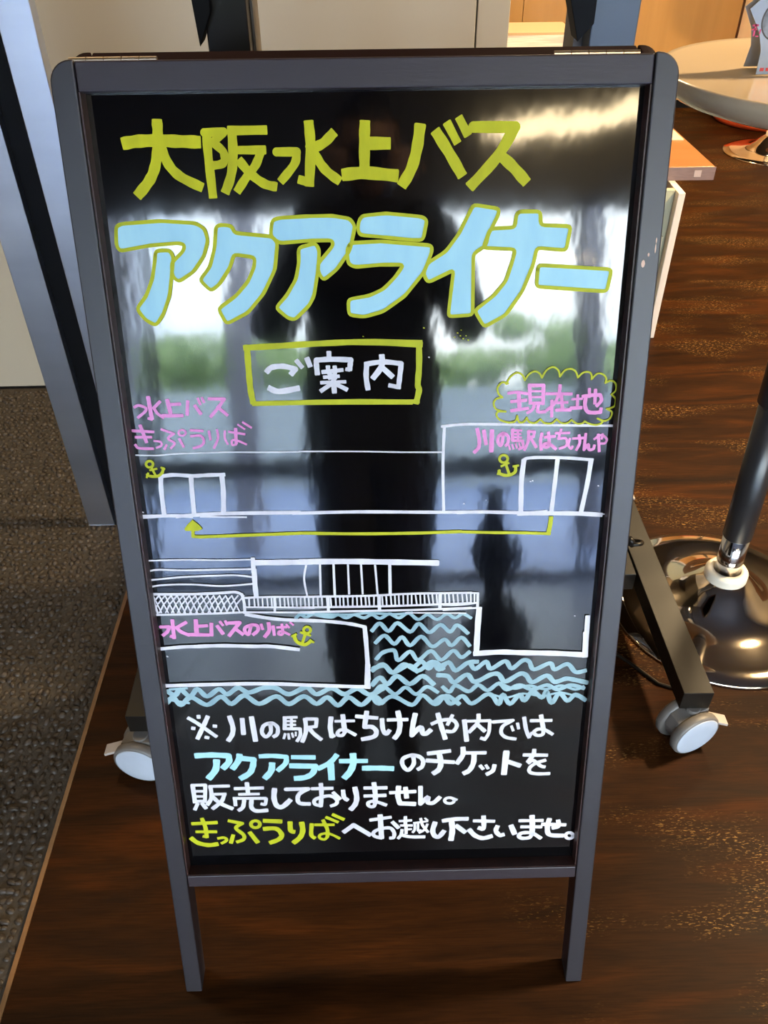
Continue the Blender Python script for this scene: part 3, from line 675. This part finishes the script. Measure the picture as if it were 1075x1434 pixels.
p.strokes(L3, '26: 370,75 580,70 / 30: 460,35 470,115 / 22: 402,118 550,115 / 26: 370,150 375,200 / 24: 362,148 602,148 / 24: 605,150 598,192 570,190 / 28: 440,165 430,215 400,238 / 30: 495,165 495,215 530,242 612,238 / 36: 668,80 665,150 688,205 730,210 785,162 / 30: 755,80! 922,76! 860,110 842,150 860,185 932,190')
p.strokes(L3b, '26: -71,75 82,72 / 30: -5,40 0,110 -5,205 / 26: -5,205 -50,190 -50,160 0,138 70,130 115,160 110,190 72,205 / 28: 90,105 138,152 / 30: 162,90 170,140 195,160 / 36: 252,70 265,140 255,190 222,230 / 28: 325,70 488,68 / 28: 325,130 480,125 / 34: 395,35 405,120 405,180 / 26: 405,185 390,210 358,205 352,180 400,170 485,198')
p.strokes(L3b, '28: 518,105 705,96 / 36: 580,62 575,130 590,185! 700,190 / 34: 632,70 640,140 / 32: 745,62 745,188! 800,138 800,178 842,180 888,140')
p.ring(L3b, 962, 164, 36, 22, 22); p.strokes(L3b, '18: 985,145 1018,158')
p.done()
L4 = (260, 1135, 5.375); L4b = (440, 1135, 5.375); L4c = (620, 1135, 5.375)
p = Paint(M_yel_line, 'yellow_message_word', 'yellow green word of the last message line', cap=.4)
p.strokes(L4, '28: 48,98 235,88 / 24: 78,158 232,158 / 28: 122,58 150,130 158,200 / 22: 158,198 132,192 / 34: 42,205 90,240 170,258 240,250 / 22: 242,208 290,202 308,222 270,245 / 26: 358,182 340,242 / 26: 322,75 425,95! 378,130 435,180 435,215 385,235 / 32: 482,162 542,238')
p.ring(L4, 525, 101, 34, 26, 24)
p.strokes(L4, '34: 588,75 720,80 / 34: 588,136 680,134 722,180 700,215 635,240 / 34: 785,85 790,148 818,158 / 36: 872,88 880,150 860,200 812,240 / 28: 948,98 945,180 972,205')
p.strokes(L4b, '22: 5,105 148,105 / 26: 65,70 98,140 98,195 / 20: 98,198 75,215 42,205 42,182 80,170 130,178 190,208 / 24: 88,48 178,85 / 26: 138,28 222,65')
p.done()
p = Paint(M_white, 'white_message_last_line', 'white end of the last message line', cap=.5)
p.strokes(L4b, '34: 222,160 295,108! 420,182 / 26: 420,70 575,48 / 36: 495,35 500,110 505,205 / 26: 505,205 452,190 448,160 500,135 570,130 600,165 595,200 570,205 / 28: 588,85 632,128')
p.strokes(L4b, '24: 685,45 685,110 / 20: 640,78 730,72 / 20: 650,110 735,110 / 22: 690,112 690,170 / 16: 695,140 730,138 / 22: 660,142 652,180 630,208 / 26: 650,180 720,195 828,196 / 16: 748,92 852,78 / 18: 755,92 755,140 740,162 / 16: 780,92 780,150! 802,145 / 20: 800,58 815,110 855,160 / 18: 850,100 830,140 788,165 / 14: 832,55 852,72 / 34: 908,88 890,150 908,190 940,192 975,152')
p.strokes(L4c, '32: 0,75 90,62 185,60 / 38: 65,80 70,150 60,218 / 34: 100,112 165,160 / 26: 232,75 385,78 / 32: 305,42 305,130 270,128 / 34: 198,142 240,185 300,205 365,190 / 32: 410,115 398,150 425,182 455,178 / 36: 512,112 538,172 / 26: 575,74 750,72 / 26: 588,120 740,120')
p.strokes(L4c, '36: 670,38 672,110 670,165 / 28: 670,168 650,200 590,205 570,185 600,165 670,168 735,205 / 28: 745,100 920,105 / 34: 800,62 785,120 800,178 900,186 / 30: 866,72 868,115 825,128')
p.ring(L4c, 950, 186, 28, 22, 24)
p.done()

# stray specks of paint
for m_, lb, spots in ((M_yel_line, 'yellow specks of stray paint', [(640, 466), (644, 470), (648, 474), (636, 472), (652, 470), (655, 476), (508, 471), (645, 462), (593, 459)]),
                      (M_white, 'white specks of stray paint', [(837, 680), (742, 674), (745, 673), (649, 705), (804, 862), (200, 717), (234, 919), (600, 500), (680, 700)])):
    p = Paint(m_, 'paint_speck', lb, cap=1)
    for a, b in spots: p.strokes(X1, '%.1f: %g,%g %g,%g' % (random.uniform(1, 1.9), a, b, a+.8, b+.3))
    p.done()['kind'] = 'stuff'


# chips and specks on the frame and board
bm = bmesh.new()
for (x, t, a, b) in ((.2852, 1.060, .0020, .0040), (.2900, 1.069, .0010, .0020), (.2965, 1.075, .0007, .0050), (.2966, 1.083, .0006, .0030)):
    prism(bm, [(x+a*math.cos(2*PI*k/8), t+b*math.sin(2*PI*k/8)) for k in range(8)], -.0002, .0005, fr)
mesh_obj('chip', bm, mat('bare wood chips', (.85, .55, .38), .6), sign)['label'] = 'pale chips in the lacquer of the right stile'

# ------------------------------------------------------------------ rolling display stand behind the sign
stand = thing('display_stand', 'black steel wheeled stand behind the board, two uprights and low feet on casters', 'stand', (.08, .85, 0))
ZT, ZB = .148, .103
bars = {}
for sx, x0, x1 in ((-1, -.452, -.398), (1, .555, .610)):
    bm = bmesh.new(); pts = [(x0, .424 if sx > 0 else .401), (x1, .423 if sx > 0 else .400), (x1-.008 if sx > 0 else x1, 1.15), (x0-.008 if sx > 0 else x0, 1.15)]
    prism(bm, pts, ZB, ZT, lambda v: Vector((v.x, v.y, v.z)))
    bars[sx] = mesh_obj('foot_bar', bm, M_black_steel, stand, bevel=.0012)
box_obj('cross_bar', (-.3978, .734, ZB), (.5475, .895, ZT-.0005), M_black_steel, stand, bevel=.0012)
for x0, x1, m in ((-.222, -.163, M_black_steel), (.318, .384, M_grey_steel)):  # right upright is lighter and bluer than the left one
    o = box_obj('upright', (x0, .82, ZT-.001), (x1, .90, 1.75), m, stand, bevel=.002)
    box_obj('side_channel', (x1+.0005 if x0 < 0 else x0-.0135, .86, ZT), (x1+.004 if x0 < 0 else x0-.0005, .93, 1.75), mat('brown grey channel', (.09, .075, .062), .5), stand)
for (xa, s_) in ((-.224, -1), (.303, -1)):
    bm = bmesh.new(); prism(bm, [(xa+.014, 1.150 if xa > 0 else 1.17), (xa+.014, 1.30), (xa-.07, 1.30), (xa-.026 if xa > 0 else xa-.01, 1.19), (xa-.006, 1.128)], .80, .845, lambda v: Vector((v.x, v.z, v.y)))
    mesh_obj('bracket', bm, M_black, stand, bevel=.001)
box_obj('top_beam', (-.30, .80, 1.55), (.46, .825, 1.60), M_black, stand, bevel=.002)
def caster(cx, cy, rot, lever_side):
    """twin-wheel furniture caster; rot turns the wheel axle"""
    cst = None; A = Matrix.Rotation(rot, 4, 'Z') @ Matrix.Rotation(PI/2, 4, 'X')
    Q = Matrix.Rotation(rot, 3, 'Z')
    def at(x, y, z): return Q @ Vector((x, y, 0))+Vector((cx, cy, z))
    bm = bmesh.new(); R = .050
    # hood between the wheels
    pts = [(-.036, .036), (-.044, .062), (-.036, .084), (-.014, .096), (.022, .1015), (.027, .1015), (.027, .048)]
    hood = [bm.verts.new(at(u, y, z)) for y in (-.013, .013) for u, z in pts]; n = len(pts)
    bm.faces.new(hood[:n]); bm.faces.new(hood[n:][::-1])
    for i in range(n): bm.faces.new((hood[i], hood[n+i], hood[n+(i+1) % n], hood[(i+1) % n]))
    tube(bm, [at(.0, 0, .084), at(.0, 0, .1035)], .014, 16)
    cst = mesh_obj('caster', bm, M_caster, stand, bevel=.0015)
    for s in (-1, 1):
        bm = bmesh.new(); cc = at(0, s*.022, R+.0003)
        lathe(bm, [(R*.6, -.009), (R*.94, -.009), (R, -.005), (R, .005), (R*.95, .009), (R*.88, .0095)], cc, 40, A.to_3x3())
        mesh_obj('wheel', bm, M_caster, cst, True)
        bm = bmesh.new(); cc = at(0, s*(.022+.0097), R+.0003)
        lathe(bm, [(R*.55, -.0004), (R*.89, -.0004), (R*.90, .0), (R*.86, .0008), (R*.5, .0014), (R*.1, .0016)], cc, 40, (Matrix.Rotation(rot, 3, 'Z') @ Matrix.Rotation(PI/2 if s < 0 else -PI/2, 3, 'X')))
        mesh_obj('hub_cap', bm, M_caster_disc, cst, True)
    bm = bmesh.new(); box(bm, (-.011, -.034, -.002), (.011, .0, .004))
    for v in bm.verts:
        lx = v.co.y*lever_side*-1; v.co = Vector((cx, cy, 0)) + Vector((lever_side*.036 + lx*1.0, v.co.x*1.0-.004, v.co.z+.074+(-.012 if abs(lx) > .01 else 0)))
    mesh_obj('brake_lever', bm, mat('lever plastic', (.42, .36, .32), .45), cst, bevel=.001)
caster(.583, .428, math.radians(20), 1)
caster(-.432, .395, math.radians(-12), -1)
caster(.580, 1.10, math.radians(30), 1)
caster(-.434, 1.10, math.radians(-25), -1)

# ------------------------------------------------------------------ steel pillar at the left
pil = thing('steel_pillar', 'brushed steel pillar with a dark groove, left of the board', 'pillar', (-.64, 1.14, -.006))
for x0, x1 in ((-.726, -.661), (-.617, -.556)):
    f_ = box_obj('steel_face', (x0, 1.103, .0), (x1, 1.135, 2.8), M_steel, pil, bevel=.0015)
box_obj('groove', (-.661, 1.125, .0), (-.617, 1.133, 2.8), M_black, pil)
box_obj('shoe', (-.727, 1.101, -.004), (-.555, 1.136, .0), M_steel_edge, pil)

# ------------------------------------------------------------------ tall round tables on chrome trumpet bases
def bar_table(cx, cy, lean, label, shift=(0, 0)):
    t = thing('bar_table', label, 'table', (cx, cy, 0))
    bm = bmesh.new()
    lathe(bm, [(.20, .0), (.240, .0), (.2415, .003), (.238, .007), (.200, .012), (.150, .018), (.110, .030), (.085, .050), (.066, .070), (.046, .086), (.030, .092)], (cx, cy, 0), 96)
    mesh_obj('pedestal_base', bm, M_chrome, t, True)
    bx = lambda z: Vector((cx+lean[0]*z, cy+lean[1]*z, z))
    d = Vector((lean[0], lean[1], 1)).normalized(); A = d.to_track_quat('Z', 'Y').to_matrix()
    bm = bmesh.new(); lathe(bm, [(.026, -.015), (.041, -.015), (.045, -.009), (.045, .010), (.041, .016), (.030, .017)], bx(.092), 48, A, True); mesh_obj('collar', bm, M_collar, t, True)
    bm = bmesh.new(); tube(bm, [bx(.085), bx(.200)], .0275, 40); mesh_obj('chrome_sleeve', bm, M_chrome_pole, t, True)
    bm = bmesh.new(); tube(bm, [bx(.200), bx(.202), bx(.520)], [.0290, .0300, .0300], 40); mesh_obj('pole', bm, M_pole, t, True)
    bm = bmesh.new(); tube(bm, [bx(.520), bx(.522), bx(1.045)], [.033, .0345, .0345], 40); mesh_obj('outer_pole', bm, M_pole, t, True)
    tx, ty = cx+lean[0]*1.04+shift[0], cy+lean[1]*1.04+shift[1]; R = .250
    bm = bmesh.new()
    lathe(bm, [(.0, 1.0640), (R*.6, 1.0640), (R*.97, 1.0655), (R, 1.0670), (R+.003, 1.064), (R+.001, 1.052), (R-.008, 1.040), (R-.022, 1.030), (R-.06, 1.018), (R-.12, 1.010), (.07, 1.006), (.0, 1.006)][1:-1], (tx, ty, 0), 128)
    mesh_obj('tabletop', bm, M_top, t, True)
    return tx, ty
TT = bar_table(.770, .782, (-.020, .042), 'cream round bar table on a chrome trumpet base, right of the board', (-.036, .074))
bar_table(2.13, 4.03, (0, 0), 'far bar table of which only the chrome base disc shows, near the counter')

# folded leaflet standing on the near tabletop
leaf = thing('leaflet_stand', 'grey folded leaflet standing on the cream tabletop, pink print and dark round picture', 'leaflet', (.62, .88, 1.066))
lm = mat('grey card', (.30, .34, .40), .4, noise=(20, (.38, .41, .46), .2))
LY = .878
bm = bmesh.new(); pts = [(.594, 1.0665), (.593, 1.098), (.584, 1.122), (.562, 1.153), (.590, 1.180), (.640, 1.200), (.690, 1.190), (.700, 1.150), (.690, 1.0665)]
prism(bm, pts, LY, LY+.0012, lambda v: Vector((v.x, v.z, v.y)))
fp = mesh_obj('front_panel', bm, lm, leaf)
bm = bmesh.new(); prism(bm, [(u, z) for u, z in pts], 0, .0012, lambda v: Vector((v.x, LY+.052*(1-(v.y-1.0665)/.14)+v.z+.001, v.y)))
mesh_obj('back_panel', bm, lm, leaf)
def disc_on_leaf(name, x, z, r, m, d):
    bm = bmesh.new(); prism(bm, [(x+r*math.cos(2*PI*k/40), z+r*math.sin(2*PI*k/40)) for k in range(40)], LY-d, LY-d+.0004, lambda v: Vector((v.x, v.z, v.y))); return mesh_obj(name, bm, m, fp)
disc_on_leaf('picture_rim', .611, 1.139, .0285, mat('picture rim', (.05, .035, .02), .4), .0005)
disc_on_leaf('round_picture', .611, 1.139, .0265, mat('round photo print', (.10, .10, .10), .4, noise=(60, (.35, .36, .38), .2)), .0010)
M_print = mat('pink red print', (.60, .04, .13), .5)
bm = bmesh.new()
for (x0, z0, x1, z1) in ((.571, 1.131, .580, 1.1335), (.571, 1.126, .579, 1.128), (.5745, 1.118, .577, 1.134), (.579, 1.117, .583, 1.119), (.583, 1.121, .585, 1.127)):
    box(bm, (x0, LY-.0006, z0), (x1, LY-.0001, z1))
mesh_obj('pink_print', bm, M_print, fp)
bm = bmesh.new()
for k in range(4): box(bm, (.598+k*.009, LY-.0006, 1.071), (.604+k*.009, LY-.0001, 1.0755))
mesh_obj('red_print', bm, mat('red print', (.7, .05, .04), .5), fp)


# ------------------------------------------------------------------ low desk with papers
desk = thing('desk', 'low wooden desk, corner showing right of the board upper edge', 'desk', (.75, 3.1, 0))
DZ = .530
bm = bmesh.new(); prism(bm, [(.36, 2.145), (1.085, 2.145), (1.035, 4.35), (.36, 4.35)], DZ-.040, DZ, lambda v: v)
o = mesh_obj('desk_top', bm, M_desk, desk, bevel=.002)
bm = bmesh.new(); prism(bm, [(.36, 2.1425), (1.0875, 2.1425), (1.0875, 2.1455), (.36, 2.1455)], DZ-.040, DZ-.0008, lambda v: v)
e = mesh_obj('edge_band', bm, M_desk_edge, o)
box_obj('sticker', (1.022, 2.1415, DZ-.030), (1.044, 2.1428, DZ-.010), mat('pale sticker', (.42, .33, .31), .5), o)
box_obj('end_panel', (.945, 2.03, 0), (.967, 4.2, DZ-.041), M_offwhite, desk, bevel=.002)
box_obj('front_panel', (.36, 2.06, 0), (.944, 2.08, DZ-.041), M_greenish, desk, bevel=.002)
sk = box_obj('socket_plate', (.905, 2.052, .27), (.935, 2.060, .345), mat('ivory plate', (.66, .60, .42), .5), desk, bevel=.001)
for z in (.287, .322): box_obj('socket', (.913, 2.050, z), (.927, 2.0525, z+.012), mat('socket grey', (.25, .22, .16), .5), sk)
box_obj('far_leg', (.37, 4.25, 0), (.43, 4.31, DZ-.041), M_offwhite, desk)
pap = bmesh.new(); prism(pap, [(.55, 2.42), (1.068, 2.42), (1.055, 3.1), (.55, 3.1)], DZ+.0003, DZ+.003, lambda v: v)
tag(mesh_obj('paper_sheet', pap, M_cream), 'cream sheet lying on the low desk right of the board', 'paper')
ps = thing('paper_stack', 'stack of white papers with yellowish top sheet, seen above the board edge', 'papers', (.85, 4.0, DZ))
z = DZ+.0003
for k in range(6):
    j = random.uniform(-.006, .006); th = .011
    bm = bmesh.new(); prism(bm, [(.66+j, 3.90+j), (.985-j, 3.90-j), (.975+j, 4.16), (.66, 4.16)], z, z+th-.0004, lambda v: v); z += th
    mesh_obj('paper_sheaf', bm, M_paper if k < 5 else mat('yellowed top sheet', (.50, .38, .22), .6), ps)

# ------------------------------------------------------------------ counter, pouf, cable
ct = thing('counter', 'honey coloured wooden counter with a dark plinth at the back of the room', 'counter', (1.25, 5.2, 0))
box_obj('plinth', (.32, 4.93, 0), (2.14, 5.5, .05), M_black, ct)
for a, b in ((.31, .90), (.903, 2.15)): box_obj('front_panel', (a, 4.91, .05), (b, 5.5, 1.0), M_veneer, ct, bevel=.001)
box_obj('counter_top', (.30, 4.88, 1.0), (2.17, 5.52, 1.04), M_veneer_pale, ct, bevel=.003)
tag(box_obj('side_cabinet', (2.18, 4.95, 0), (3.4, 5.5, 1.0), M_veneer_pale, bevel=.002), 'pale maple cabinet right of the honey coloured counter', 'cabinet')
bm = bmesh.new(); lathe(bm, [(.25, .0), (.285, .004), (.30, .025), (.30, .09), (.285, .11), (.2, .118), (.02, .12)], (2.33, 4.66, 0), 48)
tag(mesh_obj('floor_cushion', bm, M_orange, None, True), 'orange round cushion on the floor under the view of the cream tabletop', 'cushion')
bm = bmesh.new(); cp = [(.40, .80, .004), (.45, .70, .004), (.490, .660, .004), (.535, .610, .004), (.575, .560, .004), (.62, .54, .004), (.70, .60, .008)]
cq = []
for i in range(len(cp)-1):
    for k in range(5): cq.append(tuple(cp[i][j]+(cp[i+1][j]-cp[i][j])*k/5 for j in range(3)))
tube(bm, cq[:25], .0035, 8)
tag(mesh_obj('cable', bm, M_black_steel, None, True), 'thin black cable on the floor passing under the stand right foot', 'cable')

# ------------------------------------------------------------------ ceiling lamps
ll = ['warm ceiling lamp over the bar table', 'warm ceiling lamp over the desk', 'warm ceiling lamp near the counter', 'warm ceiling lamp over the pebble floor']
for (lx, ly, sx, sy, pw), lb in zip(LAMPS, ll):
    t = thing('ceiling_lamp', lb, 'lamp', (lx, ly, 2.8))
    bm = bmesh.new(); d = .02
    for a, b in (((-sx/2-d, -sy/2-d), (-sx/2, sy/2+d)), ((sx/2, -sy/2-d), (sx/2+d, sy/2+d)), ((-sx/2, -sy/2-d), (sx/2, -sy/2)), ((-sx/2, sy/2), (sx/2, sy/2+d))):
        box(bm, (lx+a[0], ly+a[1], 2.75), (lx+b[0], ly+b[1], 2.80))
    mesh_obj('housing', bm, M_black, t)
    box_obj('diffuser', (lx-sx/2, ly-sy/2, 2.775), (lx+sx/2, ly+sy/2, 2.79), mat('lamp diffuser', (.8, .7, .5), .5, emit=(WARM, 6)), t)

t = thing('pendant_lamp', 'long curved warm pendant lamp mirrored in the top right of the board', 'lamp', (1.1, -3.0, 2.8))
bm = bmesh.new(); pts = [(.58+.105*k, -3.0, 2.335+.0018*k*k) for k in range(11)]; tube(bm, pts, [.02]+[.045]*9+[.02], 16)
mesh_obj('glowing_tube', bm, mat('pendant diffuser', (.8, .7, .5), .5, emit=((1, .78, .45), 9)), t, True)
for x in (.8, 1.4):
    bm = bmesh.new(); tube(bm, [(x, -3.0, 2.40), (x, -3.0, 2.80)], .006, 8); mesh_obj('rod', bm, M_black, t, True)
bm = bmesh.new(); lathe(bm, [(.12, 0), (.14, .02), (.13, .10), (.08, .17), (.045, .22), (.055, .27), (.10, .33), (.105, .38), (.07, .44), (.04, .52), (.035, .60), (.06, .62), (.02, .625)], (.47, -2.0, 0), 32)  # added lathed form, shaped to give a wavy dark reflection
tag(mesh_obj('reflection_shape', bm, M_black, None, True), 'invented curvy black form that makes the wavy dark reflection in the lower right of the board', 'stand')
# pale uprights of a building outdoors
for (x, wd, lb) in ((-2.02, .26, 'leftmost'), (-1.02, .20, 'second'), (1.75, .20, 'rightmost')):
    tag(box_obj('outdoor_column', (x-wd/2, -5.6, -.058), (x+wd/2, -5.3, 3.4), mat('outdoor column', (.30, .30, .36), .7), None, bevel=.01), lb+' grey outdoor column mirrored behind the big blue letters', 'column', 'outdoor columns mirrored in the board')
# ------------------------------------------------------------------ the photographer, mirrored in the board
M_skin = mat('skin', (.50, .30, .21), .5); M_coat = mat('dark jacket cloth', (.012, .012, .014), .8, bump=(60, .2, .003))
M_trous = mat('dark trousers cloth', (.010, .011, .015), .85); M_hair = mat('black hair', (.010, .008, .007), .45, bump=(90, .5, .004), stretch=(3, 3, .5))
M_shoe = mat('black shoe', (.010, .010, .010), .4)
BX = .0; BY = -.86
per = thing('person', 'person in dark jacket and trousers standing before the board taking its picture, mirrored in it', 'person', (BX, BY, 0))
def skinned(name, joints, edges, root, m, parent, sub=2):
    me = bpy.data.meshes.new(name); me.from_pydata([j[:3] for j in joints], edges, [])
    o = bpy.data.objects.new(name, me); C.objects.link(o); attach(o, parent)
    md = o.modifiers.new('skin', 'SKIN'); md.use_smooth_shade = True
    sv = me.skin_vertices[0].data
    for i, j in enumerate(joints):
        sv[i].radius = (j[3], j[4] if len(j) > 4 else j[3]); sv[i].use_root = (i == root)
    s = o.modifiers.new('sub', 'SUBSURF'); s.levels = sub; s.render_levels = sub
    me.materials.append(m); return o
J = [(0, BY, .88, .185, .120), (0, BY, 1.06, .175, .115), (0, BY+.005, 1.22, .190, .115), (0, BY+.01, 1.33, .110, .080), (0, BY+.03, 1.40, .052), (0, BY+.06, 1.475, .070, .080), (0, BY+.07, 1.545, .072, .085), (0, BY+.065, 1.60, .045)]
Ed = [(0, 1), (1, 2), (2, 3), (3, 4), (4, 5), (5, 6), (6, 7)]
for s in (-1, 1):
    b = len(J)
    J += [(s*.175, BY, 1.325, .068), (s*.245, BY+.04, 1.07, .058), (s*.150, BY+.22, 1.22, .034), (s*.090, BY+.29, 1.320, .026)]
    Ed += [(3, b), (b, b+1), (b+1, b+2), (b+2, b+3)]
    b = len(J)
    J += [(s*.072, BY, .80, .110), (s*.068, BY+.01, .46, .082), (s*.064, BY-.02, .12, .056), (s*.064, BY-.02, .055, .046), (s*.075, BY+.13, .035, .033)]
    Ed += [(0, b), (b, b+1), (b+1, b+2), (b+2, b+3), (b+3, b+4)]
body = skinned('body', J, Ed, 0, M_coat, per)
# head: face over the body's head, with ears, nose, eyes, hair
HC = Vector((0, BY+.072, 1.505)); HR = Matrix.Rotation(math.radians(-18), 3, 'X')
bm = bmesh.new(); bmesh.ops.create_uvsphere(bm, u_segments=32, v_segments=24, radius=1)
for v in bm.verts:
    x, y, z = v.co; wdt = .074*(1-.28*max(0, -z)**1.5); f = .096 if y > 0 else .100
    yy = y*f
    if y > .5 and abs(x) < .22: yy += .016*max(0, 1-abs(z+.12)/.22)*(1-abs(x)/.22)
    if y > .4: yy -= .006*max(0, 1-abs(z-.10)/.10)
    v.co = HR @ Vector((x*wdt, yy, z*.118))+HC
head = mesh_obj('head', bm, M_skin, per, True)
for s in (-1, 1):
    bm = bmesh.new(); bmesh.ops.create_uvsphere(bm, u_segments=12, v_segments=8, radius=1, matrix=Matrix.Translation(HC+HR @ Vector((s*.073, -.005, -.005))) @ Matrix.Diagonal((.010, .018, .030, 1))); mesh_obj('ear', bm, M_skin, head, True)
    bm = bmesh.new(); bmesh.ops.create_uvsphere(bm, u_segments=12, v_segments=8, radius=.011, matrix=Matrix.Translation(HC+HR @ Vector((s*.029, .083, .012)))); mesh_obj('eye', bm, mat('eye', (.08, .06, .05), .2), head, True)
bm = bmesh.new(); box(bm, (-.022, .086, -.060), (.022, .091, -.054), lambda v: HR @ v+HC); mesh_obj('mouth', bm, mat('lips', (.38, .14, .12), .5), head, bevel=.002)
bm = bmesh.new(); bmesh.ops.create_uvsphere(bm, u_segments=32, v_segments=20, radius=1)
for v in list(bm.verts):
    if v.co.y > .35 and v.co.z < .45: bm.verts.remove(v)
for v in bm.verts: v.co = HR @ Vector((v.co.x*.083, v.co.y*.110-.004, v.co.z*.128+.006))+HC
mesh_obj('hair', bm, M_hair, per, True)
# compact camera held before the face
kc = CAM-AF*.048; KR = Matrix((AR, AU, -AF)).transposed()
cm = thing('compact_camera', 'black compact camera held in both hands by the person before the board', 'camera', tuple(kc))
bm = bmesh.new(); box(bm, (-.055, -.032, -.012), (.055, .032, .012), lambda v: KR @ v+kc); cb = mesh_obj('camera_body', bm, M_black, cm, bevel=.004)
bm = bmesh.new(); lathe(bm, [(.018, -.030), (.024, -.030), (.024, -.012), (.018, -.012)], tuple(kc), 32, KR); mesh_obj('lens_barrel', bm, M_black, cm, True)
# hands: palm and five separate bent fingers each, closed on the camera's ends
for s in (-1, 1):
    W = lambda a, b, c: tuple(KR @ Vector((s*(a+.004), b, c+.004))+kc)
    Jh = [(*W(.092, -.050, .030), .020), (*W(.078, -.012, .022), .024, .014)]; Eh = [(0, 1)]
    for i, (b0, ln) in enumerate(((.020, .9), (.004, 1.0), (-.012, .95), (-.026, .75))):
        k = len(Jh); Jh += [(*W(.074, b0, .008), .0090), (*W(.070, b0+.001, -.012), .0085), (*W(.070-.022*ln, b0, -.019), .0078), (*W(.070-.038*ln, b0-.001, -.018), .0070)]
        Eh += [(1, k), (k, k+1), (k+1, k+2), (k+2, k+3)]
    k = len(Jh); Jh += [(*W(.072, -.020, .028), .0105), (*W(.050, -.010, .027), .0095), (*W(.030, .000, .025), .0085)]; Eh += [(1, k), (k, k+1), (k+1, k+2)]
    skinned('hand', Jh, Eh, 0, M_skin, per)
